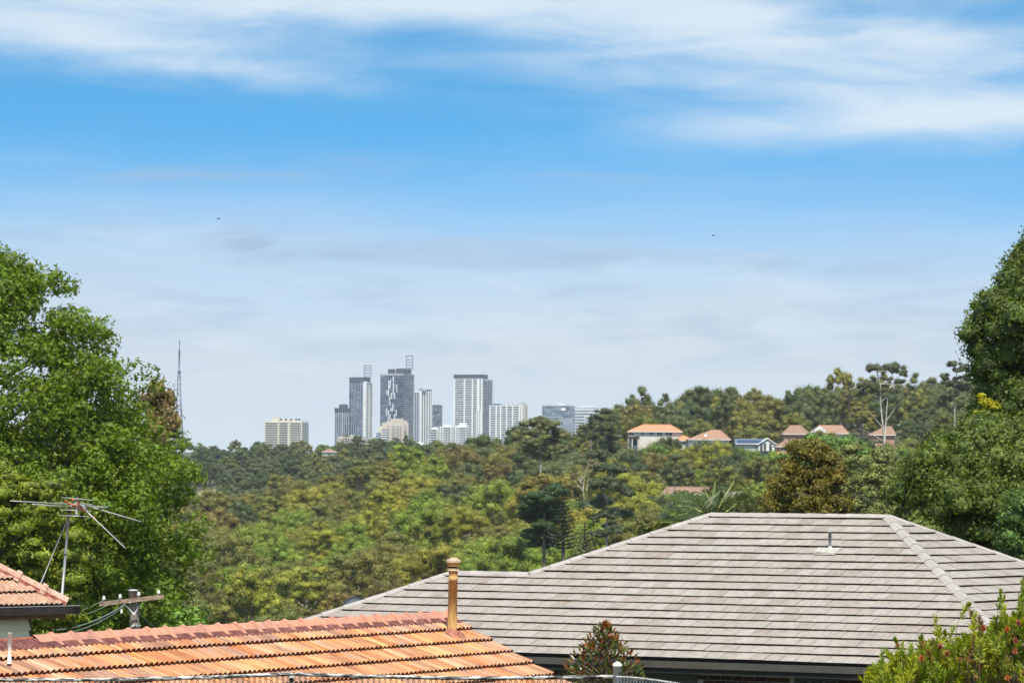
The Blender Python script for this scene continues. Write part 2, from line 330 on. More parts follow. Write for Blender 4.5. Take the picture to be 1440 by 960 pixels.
# ------------------------------------------------------------------ the grey tiled house
def grey_house():
    phi, th = .5591, .4269; T = math.tan(th)
    e = np.array([math.cos(phi), -math.sin(phi), 0]); mm = np.array([math.sin(phi), math.cos(phi), 0])
    A = np.array([6.9897, 77.805, -.5295])
    W3 = lambda s, t, z=None: A + e * s + mm * t + Z3 * z
    E = 5.45
    base = A + mm * 0 + e * (-2.7); base[2] = -6.1
    H = empty('tiled_house', base, 'large dark brick house under a pale grey hipped roof of flat tiles', 'house')
    tmat = tile_material('flat_grey_tile', [(0, (0.267, 0.233, 0.199)), (.2, (0.307, 0.271, 0.235)), (.4, (0.281, 0.244, 0.207)), (.55, (0.321, 0.286, 0.251)), (.75, (0.294, 0.255, 0.218)), (.93, (0.256, 0.208, 0.177)), (1, (0.302, 0.265, 0.233))],
                         rough=.72, streak=.15, speck=[(55, .70, (.10, .08, .06)), (4.0, .66, (.27, .24, .19))])
    edge = plain('tile_edge_shade', (.012, .010, .009), .9, .2, 8)  # near-black: the shade of the course lines is painted into the tile edges
    capm = tile_material('grey_ridge_cap', [(0, (0.316, 0.282, 0.257)), (.5, (0.348, 0.312, 0.287)), (1, (0.297, 0.263, 0.238))], rough=.7, streak=.10)
    mort = plain('grey_house_mortar', (.27, .20, .16), .9, .25, 12)
    # roof faces in plan (s,t): list of polygons with their uphill direction
    faces = [('f', [(-10.94, -E), (5.45, -E), (0, 0), (-3.75, 0), (-6.25, -2.5), (-7.99, -2.5)], (0, 1)),
             ('r', [(5.45, -E), (5.45, E), (0, 0)], (-1, 0)),
             ('b', [(5.45, E), (-9.2, E), (-3.75, 0), (0, 0)], (0, -1)),
             ('l', [(-9.2, E), (-9.2, .45), (-6.25, -2.5), (-3.75, 0)], (1, 0)),
             ('wb', [(-9.2, .45), (-10.94, .45), (-7.99, -2.5), (-6.25, -2.5)], (0, -1)),
             ('wl', [(-10.94, .45), (-10.94, -E), (-7.99, -2.5)], (1, 0))]
    def zof(k, s, t):
        return {'f': t * T, 'r': -s * T, 'b': -t * T, 'l': (s + 3.75) * T, 'wb': -(t + 5) * T, 'wl': (s + 7.99 - 2.5) * T if False else (-2.5 + (s + 7.99)) * T}[k]
    U = MB()
    for k, poly, up in faces:
        U.add([W3(s, t, zof(k, s, t)) for s, t in poly], [tuple(range(len(poly)))])
    roof = U.build('roof', [UNDERLAY], H)
    g, w, thk, lift = .3155 * .985, .30, .052, .034
    shared = None; cand = []; restV = MB(); off = rootloc(H)
    for k, poly, (us, ut) in faces:
        upv = nrm(e * us * math.cos(th) + mm * ut * math.cos(th) + Z3 * math.sin(th)); ex = np.cross(upv, Z3); ex = nrm(ex); 
        n = np.cross(ex, upv)
        P3 = [W3(s, t, zof(k, s, t)) for s, t in poly]
        # eave origin
        o = min(P3, key=lambda p: p[2] * 1000 + p @ ex)
        P2 = [((p - o) @ ex, (p - o) @ upv) for p in P3]
        conv = [P2] if k != 'f' else None
        if k == 'f':   # split into two convex pieces at the step between main ridge and wing ridge
            a, b_, c, d, f_, h = P2
            sx = f_[0]; conv = [[a, (sx, 0), f_, h], [(sx, 0), b_, c, d, f_]]
        amax = max(p[0] for p in P2); bmax = max(p[1] for p in P2)
        rows = int(bmax / g) + 2
        for r in range(-0, rows):
            b0 = r * g - .045; b1 = b0 + g + .03
            sh = (r % 2) * w / 2 - .05
            for c in range(-1, int(amax / w) + 3):
                a0 = c * w + sh + .003; a1 = a0 + w - .006
                q = [(a0, b0), (a1, b0), (a1, b1), (a0, b1)]
                if b0 > bmax: continue
                parts = [clip_poly(q, [(x, y if y > .01 else y - .08) for x, y in cv]) for cv in conv]
                if k == 'f' and len([p for p in parts if len(p) > 2]) == 2:
                    # whole tile straddling the split: keep it whole where both halves are covered
                    parts = [q] if b1 < conv[0][2][1] - .0 else [p for p in parts]
                for p in parts:
                    if len(p) < 3: continue
                    ar = abs(sum(p[i][0] * p[(i + 1) % len(p)][1] - p[(i + 1) % len(p)][0] * p[i][1] for i in range(len(p))) / 2)
                    if ar < .003: continue
                    full = ar > .999 * (w - .006) * (b1 - b0)
                    hh = lambda b, b0=b0, b1=b1: lift + thk - (b - b0) / (b1 - b0) * (lift - .002)
                    jit = random.uniform(-.002, .003) + .006 * math.sin(a0 * 1.1 + r * 2.1) * math.sin(r * .9 + a0 * .37)
                    cen = o + ex * (a0 + w / 2) + upv * (b0 + g / 2)
                    cand.append((k, full, p, b0, hh, jit, o, ex, upv, n, a0, cen, [math.fmod(random.random(), 1)]))
    def vis(c):
        x, y = pix(c[11]); return c[0] in 'fr' and c[1] and 430 < x < 1440 and y < 950 and not (x < 760 and y > 868 + max(0, x - 640) * .6) and not (x > 1225 and y > 950 - (x - 1225) * .5)
    good = sorted([c for c in cand if vis(c)], key=lambda c: c[11][1])
    chosen = set(id(c) for c in good[:300])
    tm = MB(); b1 = g + .03; ww = w - .006
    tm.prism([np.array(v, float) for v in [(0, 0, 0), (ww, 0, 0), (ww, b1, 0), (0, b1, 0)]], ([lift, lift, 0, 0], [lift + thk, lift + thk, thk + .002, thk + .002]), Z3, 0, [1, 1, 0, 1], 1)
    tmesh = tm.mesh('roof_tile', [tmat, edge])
    for c in cand:
        k, full, p, b0, hh, jit, o, ex, upv, n, a0, cen, tone = c
        if id(c) in chosen:
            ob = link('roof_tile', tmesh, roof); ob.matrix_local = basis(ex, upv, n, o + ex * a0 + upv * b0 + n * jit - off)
        else:
            poly3 = [o + ex * x + upv * y for x, y in p]
            hi = [hh(y) + jit for x, y in p]; lo = [h - thk + .001 for h in hi]
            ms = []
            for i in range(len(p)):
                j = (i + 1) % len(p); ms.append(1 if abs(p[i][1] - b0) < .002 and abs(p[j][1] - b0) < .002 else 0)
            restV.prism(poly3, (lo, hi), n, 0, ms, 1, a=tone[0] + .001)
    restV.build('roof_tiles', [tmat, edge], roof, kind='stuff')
    # ridge and hip caps with bedding mortar
    def caps(P, Q, slopeL, L=.42, name='ridge_cap'):
        d = Q - P; ln = np.linalg.norm(d); d = d / ln; side = nrm(np.cross(d, Z3)); upn = np.cross(side, d)
        nC = max(1, round(ln / L)); st = ln / nC
        bed = MB(); hw = .125; dr = slopeL
        bed.hexa([P - side * hw * .92 - upn * (dr * hw + .01), P + side * hw * .92 - upn * (dr * hw + .01), Q + side * hw * .92 - upn * (dr * hw + .01), Q - side * hw * .92 - upn * (dr * hw + .01),
                  P - side * hw * .92 + upn * (-dr * hw + .066), P + side * hw * .92 + upn * (-dr * hw + .066), Q + side * hw * .92 + upn * (-dr * hw + .066), Q - side * hw * .92 + upn * (-dr * hw + .066)])
        bed.build('cap_mortar', [mort], roof)
        for i in range(nC):
            a = P + d * (i * st + .003); b = P + d * ((i + 1) * st - .003); z0, z1 = .088, .080
            V = []
            for (pt, hgt) in ((a, z0 + random.uniform(-.002, .003)), (b, z1)):
                for sx, sz in ((-hw, -dr * hw), (-.03, .012), (.03, .012), (hw, -dr * hw)):
                    V.append(pt + side * sx + upn * (sz + hgt))
                for sx, sz in ((-hw, -dr * hw), (-.03, .012), (.03, .012), (hw, -dr * hw)):
                    V.append(pt + side * sx + upn * (sz + hgt - .022))
            F = [(0, 1, 9, 8), (1, 2, 10, 9), (2, 3, 11, 10), (4, 12, 13, 5), (5, 13, 14, 6), (6, 14, 15, 7), (0, 8, 12, 4), (3, 7, 15, 11),
                 (0, 4, 5, 1), (1, 5, 6, 2), (2, 6, 7, 3), (8, 9, 13, 12), (9, 10, 14, 13), (10, 11, 15, 14)]
            cb = MB(); cb.add(V, F, 0, .001 + random.random()); cb.build(name, [capm], roof)
    R1 = W3(0, 0, 0); R2 = W3(-3.75, 0, 0); R3 = W3(-6.25, -2.5, -2.5 * T); R4 = W3(-7.99, -2.5, -2.5 * T); L1 = W3(-10.94, -E, -E * T); RE = W3(5.45, -E, -E * T); RB = W3(5.45, E, -E * T)
    hs_ = T / math.sqrt(2) / 1.0
    caps(R2, R1, T); caps(R3, R2, .32); caps(R4, R3, T); caps(L1, R4, .32); caps(RE, R1, .32); caps(R1, RB, .32)
    # gutter, fascia, soffit
    zE = -E * T
    gut = MB(); fas = MB(); sof = MB()
    def edge_run(p, q, outw):
        d = nrm(q - p); n = outw
        gut.frame(p, d, n, Z3, -.12, np.linalg.norm(q - p) + .12, .03, .15, -.125, -.012)
        fas.frame(p, d, n, Z3, 0, np.linalg.norm(q - p), .0, .026, -.20, .01)
        sof.frame(p, d, n, Z3, 0, np.linalg.norm(q - p), -.55, -.002, -.225, -.202)
    cs = [(-10.94, -E), (5.45, -E), (5.45, E), (-9.2, E), (-9.2, .45), (-10.94, .45)]; outs = [-mm, e, mm, -e, mm, -e]
    for i, (s, t) in enumerate(cs):
        s2, t2 = cs[(i + 1) % len(cs)]; edge_run(W3(s, t, zE), W3(s2, t2, zE), outs[i])
    gutm = plain('gutter_brown', (.085, .075, .062), .45, .1, 5)
    gut.build('gutter', [gutm], H); fas.build('fascia', [CHARCOAL], H); sof.build('soffit', [plain('soffit_paint', (.17, .16, .13), .8)], H)
    # walls
    zt = zE - .226; zb = base[2]; off_ = .50
    wall = MB(); dark = plain('dark_brick_backing', (.05, .04, .035), .95, .1, 5); 
    plan = [(-10.94 + off_, -E + off_), (5.45 - off_, -E + off_), (5.45 - off_, E - off_), (-9.2 + off_, E - off_), (-9.2 + off_, .45 - off_), (-10.94 + off_, .45 - off_)]
    for i, (s, t) in enumerate(plan):
        s2, t2 = plan[(i + 1) % len(plan)]; d = nrm(W3(s2, t2, 0) - W3(s, t, 0)); n = outs[i]
        wall.frame(W3(s, t, 0), d, n, Z3, 0, np.linalg.norm(W3(s2, t2, 0) - W3(s, t, 0)), -.2, 0, zb - A[2], zt)
    wl = wall.build('wall', [plain('mortar_pale', (.42, .38, .33), .95, .15, 20)], H)
    p0 = W3(-10.94 + off_, -E + off_, 0)
    def sx_of(px, y=948):
        d = hit(px, y, p0, mm); return (d - A) @ e
    bm = tile_material('dark_brown_brick', [(0, (.045, .025, .02)), (.4, (.065, .035, .028)), (.7, (.05, .03, .028)), (1, (.08, .042, .03))], rough=.85, streak=.25)
    bmesh_ = MB(); bmesh_.frame(np.zeros(3), X3, Y3, Z3, 0, .22, 0, .10, 0, .076); bme = bmesh_.mesh('brick', [bm]); low = MB()
    s_from = sx_of(640); s_to = sx_of(1250)
    gaps = [(sx_of(786), sx_of(981)), (sx_of(1118), sx_of(1180))]
    ztop = None
    for r in range(30):
        z = zt - .030 - .086 * (r + 1)
        if z < zb - A[2] + .05: break
        s = s_from - (r % 2) * .115
        while s < s_to:
            if not any(s + .11 > a and s + .11 < b for a, b in gaps):
                if r < 4:
                    ob = link('brick', bme, wl); ob.matrix_local = basis(e, mm, Z3, W3(s, -E + off_ - .008, z) - off)
                else: low.frame(W3(s, -E + off_, z), e, mm, Z3, 0, .22, -.008, .05, 0, .076)
            s += .232
    low.build('bricks', [bm], wl, kind='stuff')
    # openings under the eave
    for (xa, xb), nm in zip(((786, 981), (1118, 1180)), ('garden_door', 'window')):
        a, b = sx_of(xa), sx_of(xb); q = MB(); q.frame(W3(0, -E + off_, 0), e, mm, Z3, a, b, -.03, .02, zb - A[2] + .2, zt - .005)
        fr = q.build(nm, [plain('opening_trim', (.085, .09, .07), .6)], H)
        gq = MB(); k = (b - a) / 3
        for i in range(3):
            if nm == 'garden_door' and i == 2: continue
            gq.frame(W3(0, -E + off_, 0), e, mm, Z3, a + i * k + .05, a + (i + 1) * k - .04, -.034, -.031, zb - A[2] + .3, zt - .06)
        gq.build('pane', [plain('dark_glass', (.012, .013, .014), .12, .05, 2, spec=.5)], fr)
    # vent pipe with its flashing
    upv = e * 0 + mm * math.cos(th) + Z3 * math.sin(th); n = np.cross(e, upv)
    b = hit(1167, 771, A + n * .07, n)
    fl = MB(); c = hit(1162, 775, A + n * .07, n)
    K = 9; V = []
    for i in range(K):
        for j in range(4):
            V.append(c + e * ((i / (K - 1) - .5) * .46 + random.uniform(-.02, .02)) + upv * ((j / 3 - .5) * .30 + random.uniform(-.012, .012)) + n * (.008 + random.uniform(0, .004)))
    F = [(i * 4 + j, (i + 1) * 4 + j, (i + 1) * 4 + j + 1, i * 4 + j + 1) for i in range(K - 1) for j in range(3)]
    fl.add(V, F); fl.build('pipe_flashing', [plain('lead_sheet', (.36, .34, .30), .7, .15, 14, c2=(.44, .42, .37), bump=.3)], roof)
    vp = MB(); vp.tube([b, b + Z3 * .07], .040, 10, 1); vp.tube([b, b + Z3 * .29], .028, 10, 0); vp.tube([b + Z3 * .29, b + Z3 * .31], [.034, .030], 10, 0)
    vp.build('vent_pipe', [plain('dark_steel_pipe', (.10, .11, .12), .4, .1, 8), plain('pale_collar', (.6, .6, .58), .5)], roof)
    return H
grey_house()
def dish():
    c = at(500, 858.5, 81.0)
    D = empty('satellite_dish', c - Z3 * .55, 'round dark grey satellite dish showing above the left hip of the grey roof', 'satellite dish')
    m1 = MB(); ax = nrm(np.array([.10, .80, .28])); a = nrm(np.cross(ax, Z3)); b = np.cross(a, ax); R = .28
    V = []; K = 28
    for r, dz in ((0, 0), (.4, .008), (.75, .028), (1.0, .055)):
        for k in range(K): w = 2 * math.pi * k / K; V.append(c + (a * math.cos(w) + b * math.sin(w)) * R * r + ax * dz)
    for k in range(K): w = 2 * math.pi * k / K; V.append(c + (a * math.cos(w) + b * math.sin(w)) * R * 1.02 + ax * .045)
    F = [(i * K + k, i * K + (k + 1) % K, (i + 1) * K + (k + 1) % K, (i + 1) * K + k) for i in range(4) for k in range(K)]
    m1.add(V, F, 0, 0, True); m1.build('reflector', [plain('dish_grey', (.16, .185, .21), .5, .1, 5)], D)
    m2 = MB(); m2.tube([c - ax * .02, c - Z3 * .12 - ax * .05, c - Z3 * .55], .02, 8); m2.build('mast', [CHARCOAL], D)
    m3 = MB(); m3.tube([c - b * R * .9, c + ax * .3 - b * R * .3], .01, 6); m3.tube([c + ax * .28 - b * R * .3, c + ax * .36 - b * R * .25], .025, 8); m3.build('feed_arm', [CHARCOAL], D)
dish()
# ------------------------------------------------------------------ the orange tiled house
TERRA = tile_material('terracotta_tile', [(0, (0.475, 0.176, 0.071)), (.14, (0.522, 0.248, 0.121)), (.26, (0.570, 0.264, 0.106)), (.38, (0.285, 0.160, 0.113)), (.48, (0.551, 0.200, 0.071)), (.60, (0.494, 0.288, 0.177)), (.72, (0.532, 0.216, 0.098)), (.84, (0.342, 0.196, 0.136)), (.93, (0.589, 0.304, 0.151)), (1, (0.494, 0.160, 0.064))],
                      rough=.85, streak=.42, rot=1.1503, speck=[(1.6, .60, (.33, .20, .135)), (38, .655, (.60, .50, .38)), (24, .68, (.09, .06, .045)), (70, .69, (.07, .05, .04))])
NOSE = plain('terracotta_nose_dark', (0.060, 0.028, 0.018), .95, .5, 14, c2=(0.160, 0.052, 0.022), lo=.35, hi=.7)  # nose faces mottled and much darker than the tile tops
TCAP = tile_material('terracotta_cap', [(0, (0.456, 0.198, 0.121)), (.5, (0.515, 0.246, 0.154)), (1, (0.415, 0.198, 0.146))], rough=.85, streak=.2, speck=[(26, .66, (0.544, 0.416, 0.320)), (30, .70, (0.160, 0.080, 0.056))])
TCAPD = tile_material('dark_terracotta_cap', [(0, (0.288, 0.072, 0.044)), (1, (0.336, 0.088, 0.052))], rough=.8, streak=.2)
TMORT = plain('maroon_mortar', (0.136, 0.044, 0.036), .95, .35, 16, c2=(0.216, 0.080, 0.064))
CHAN_SHADE = tile_material('tile_channel_shade', [(0, (.17, .075, .045)), (.4, (.12, .07, .05)), (.7, (.20, .09, .05)), (1, (.10, .06, .045))], rough=.95, streak=.25, speck=[(30, .62, (.36, .27, .18))])  # dark channel tone paints in the shading between the rolls
def marseille(w, L, lift, nseg=10):
    "pressed clay tile with two rolls; local x across, y uphill, z out of the roof"
    mb = MB(); xs = np.linspace(0, w - .003, nseg + 1)
    prof = lambda x: .033 * (abs(math.sin(math.pi * (x / w) * 2)) ** .7)
    V = []
    for y, zz in ((0, lift + .012), (.02, lift + .014), (L, .012)):
        for x in xs: V.append((x, y, zz + prof(x)))
    k = nseg + 1
    F = [(r * k + i, r * k + i + 1, (r + 1) * k + i + 1, (r + 1) * k + i) for r in range(2) for i in range(nseg)]
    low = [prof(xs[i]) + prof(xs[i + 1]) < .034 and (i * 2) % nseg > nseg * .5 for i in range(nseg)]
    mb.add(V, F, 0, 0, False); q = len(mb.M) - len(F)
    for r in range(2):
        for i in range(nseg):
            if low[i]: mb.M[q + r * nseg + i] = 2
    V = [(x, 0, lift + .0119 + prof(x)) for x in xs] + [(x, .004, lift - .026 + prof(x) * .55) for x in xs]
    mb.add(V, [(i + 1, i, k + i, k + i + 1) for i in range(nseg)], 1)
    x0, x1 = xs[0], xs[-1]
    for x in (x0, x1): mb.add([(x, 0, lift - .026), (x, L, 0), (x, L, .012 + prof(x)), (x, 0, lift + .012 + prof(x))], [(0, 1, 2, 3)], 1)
    return mb
def orange_house():
    phi, th = 1.1503, .4524; T = math.tan(th)
    e = np.array([math.cos(phi), math.sin(phi), 0]); d = np.array([math.sin(phi), -math.cos(phi), 0])
    R = np.array([-.70, 48.36, -1.530]); LEN = 13.2; RUN = 4.6
    base = R - e * LEN / 2; base = base.copy(); base[2] = -5.6
    H = empty('terracotta_house', base, 'house under a weathered orange terracotta tiled gable roof in the foreground', 'house')
    off = rootloc(H)
    up = -d * math.cos(th) + Z3 * math.sin(th); n = np.cross(e, up)            # uphill, outward
    if n[2] < 0: n = -n
    U = MB(); zr = R[2]
    for sgn in (1, -1):
        U.add([R, R - e * LEN, R - e * LEN + d * RUN * sgn - Z3 * RUN * T, R + d * RUN * sgn - Z3 * RUN * T], [(0, 1, 2, 3)])
    roof = U.build('roof', [UNDERLAY], H)
    g, w = .2875, .208; SL = RUN / math.cos(th); rows = int(SL / g); lift = .040
    tm = marseille(w, g + .03, lift).mesh('roof_tile', [TERRA, NOSE, CHAN_SHADE]); rest = MB(); tmb = marseille(w, g + .03, lift, 6)
    cnt = 0
    for r in range(rows):
        nose = .30 + r * g                 # distance of the tile noses from the ridge line
        if nose > SL + .05: break
        for c in range(int(LEN / w) + 1):
            o = R - e * (c + 1) * w + e * (.0 if r % 1 == 0 else 0) - up * nose
            x, y = pix(o + e * w / 2)
            jit = random.uniform(-.003, .004)
            if -12 < x and r <= 5 and y < 975 and cnt < 300:
                ob = link('roof_tile', tm, roof); ob.matrix_local = basis(e, up, n, o + n * jit - off); cnt += 1
            elif r < 9 or c % 1 == 0:
                tone = random.random() + .001
                V = [o + e * v[0] + up * v[1] + n * (v[2] + jit) for v in tmb.V]
                rest.add(V, tmb.F, 0, tone, False); rest.M[-len(tmb.F):] = tmb.M
    # far slope, laid the same way
    upb = d * math.cos(th) + Z3 * math.sin(th); nb = np.cross(upb, e); nb = nb if nb[2] > 0 else -nb
    for r in range(rows):
        nose = .30 + r * g
        for c in range(int(LEN / w) + 1):
            o = R - e * c * w - upb * nose; V = [o - e * v[0] + upb * v[1] + nb * v[2] for v in tmb.V]
            rest.add(V, tmb.F, 0, random.random() + .001); rest.M[-len(tmb.F):] = tmb.M
    rest.build('roof_tiles', [TERRA, NOSE, CHAN_SHADE], roof, kind='stuff')
    # ridge caps: half-round caps with a raised collar
    L = .375; bed = MB(); P = R + Z3 * .0; nC = int(LEN / L)
    for i in range(nC * 4):
        a = P - e * (i * L / 4); b = P - e * ((i + 1) * L / 4)
        for sg in (1, -1):
            w0 = .172 + random.uniform(0, .018)
            bed.hexa([a + d * sg * .03 - Z3 * .03, a + d * sg * w0 - Z3 * (w0 * T - .02), b + d * sg * w0 - Z3 * (w0 * T - .02), b + d * sg * .03 - Z3 * .03,
                      a + d * sg * .03 + Z3 * .08, a + d * sg * (w0 - .02) - Z3 * (w0 * T - .085), b + d * sg * (w0 - .02) - Z3 * (w0 * T - .085), b + d * sg * .03 + Z3 * .08])
    bed.build('cap_mortar', [TMORT], roof)
    for i in range(nC):
        a = P - e * (i * L); xx, _ = pix(a); old = xx < 62
        cb = MB(); K = 8
        st = [(0, 1.0, .0), (.30, 1.0, .0), (.305, 1.09, .006), (.365, 1.11, .008), (.372, 1.0, 0)] if not old else [(0, 1.0, -.02), (.368, 1.02, -.02)]
        V = []; apex = .112
        for (l, sc, rz) in st:
            for k in range(K + 1):
                t = k / K * 2 - 1; q = abs(t) ** 1.25
                V.append(a - e * (L - l if True else l) + d * (t * .128 * sc) + Z3 * (apex * sc - q * (apex * sc - (-.128 * T + .062)) + rz))
        F = [(r * (K + 1) + k, r * (K + 1) + k + 1, (r + 1) * (K + 1) + k + 1, (r + 1) * (K + 1) + k) for r in range(len(st) - 1) for k in range(K)]
        cb.add(V, F, 0, .001 + random.random(), False)
        cb.build('ridge_cap', [TCAPD if old else TCAP], roof, label='older dark red ridge cap' if old else None)
    # gable verge boards and walls
    vb = MB()
    for sg in (1, -1):
        q = d * sg * math.cos(th) - Z3 * math.sin(th); nn = n if sg == 1 else nb
        vb.frame(R + e * .0, q, e, nn, 0, SL, -.03, -.004, -.16, .0)
        vb.frame(R - e * LEN, q, e, nn, 0, SL, .004, .03, -.16, .0)
    vb.build('barge_board', [plain('barge_paint', (.20, .10, .07), .7)], H)
    wb = MB(); zb = base[2]; ins = .35
    for sg in (1, -1):
        o = R + d * sg * (RUN - .5); wb.frame(o, -e, d * sg, Z3, ins, LEN - ins, -.15, 0, zb - R[2], -(RUN - .5) * T - .05)
    for s in (ins, LEN - ins):
        o = R - e * s; wb.add([o + d * (RUN - .5) + Z3 * (zb - R[2]), o - d * (RUN - .5) + Z3 * (zb - R[2]), o - d * (RUN - .5) - Z3 * ((RUN - .5) * T + .03), o - Z3 * .03, o + d * (RUN - .5) - Z3 * ((RUN - .5) * T + .03)], [(0, 1, 2, 3, 4)])
    wb.build('wall', [plain('cream_render', (.62, .56, .45), .85)], H)
    gt = MB()
    for sg in (1, -1): gt.frame(R + d * sg * RUN - Z3 * RUN * T, -e, d * sg, Z3, 0, LEN, .01, .12, -.12, -.01)
    gt.build('gutter', [plain('brown_gutter', (.10, .05, .035), .6)], H)
    # tall ochre flue
    OC = plain('ochre_paint', (.50, .27, .08), .55, .18, 7, stretch=(14, 14, .8), c2=(.62, .37, .14)); OCP = plain('ochre_pale', (.46, .35, .24), .6, .2, 9); BLK = plain('flue_black', (.03, .025, .02), .7)
    b = hit(635.5, 893, R + n * .05, n); top = at(637.8, 783, b @ CF); ax = nrm(top - b); hgt = np.linalg.norm(top - b); r = .0520
    f = MB(); f.tube([b - ax * .2, b + ax * (hgt - .25)], r, 20); f.tube([b + ax * (hgt - .25), b + ax * (hgt - .145)], r * .98, 20)
    f.tube([b + ax * (hgt - .255), b + ax * (hgt - .24)], r * 1.07, 20)
    fl = f.build('flue_pipe', [OC], H)
    f = MB(); f.tube([b + ax * (hgt - .155), b + ax * (hgt - .10)], r * .85, 20, 1); f.tube([b + ax * (hgt - .150), b + ax * (hgt - .118)], r * 1.30, 20, 0)
    f.tube([b + ax * (hgt - .100), b + ax * (hgt - .095), b + ax * (hgt - .055)], [r * 1.25, r * 1.32, r * 1.32], 20, 2); f.tube([b + ax * (hgt - .058), b + ax * (hgt - .05), b + ax * (hgt - .028), b + ax * (hgt - .018), b + ax * hgt], [r * 1.55, r * 1.58, r * 1.50, r * 1.0, r * .35], 20, 0)
    f.build('cowl', [OCP, BLK, OC], fl)
    f = MB(); K = 14; V = [b + n * .09 + (e * math.cos(t) + up * math.sin(t)) * .058 for t in np.linspace(0, 2 * math.pi, K, endpoint=False)] + \
        [b - up * .03 + e * .03 + n * (.015 + .012 * random.random()) + (e * math.cos(t) * 1.25 + up * math.sin(t)) * (.11 + .03 * random.random()) for t in np.linspace(0, 2 * math.pi, K, endpoint=False)]
    f.add(V, [(k, (k + 1) % K, K + (k + 1) % K, K + k) for k in range(K)], 0, 0, True); f.build('flue_flashing', [plain('rusty_flashing', (.36, .14, .09), .85, .3, 12)], roof)
    # white plastic vent
    b = hit(13, 937, R + n * .05, n); top = at(13.6, 889.5, b @ CF)
    v = MB(); v.tube([b - Z3 * .05, top], .0185, 14); v.tube([top - Z3 * .002, top + Z3 * .004], [.0185, .016], 14); wv = v.build('plastic_vent_pipe', [plain('cream_pvc', (.82, .80, .70), .45, .06, 5)], H)
    v = MB(); v.tube([b - Z3 * .03, b + Z3 * .03], .022, 12); v.build('collar', [plain('rusty_flashing', (.36, .14, .09))], wv)
orange_house()
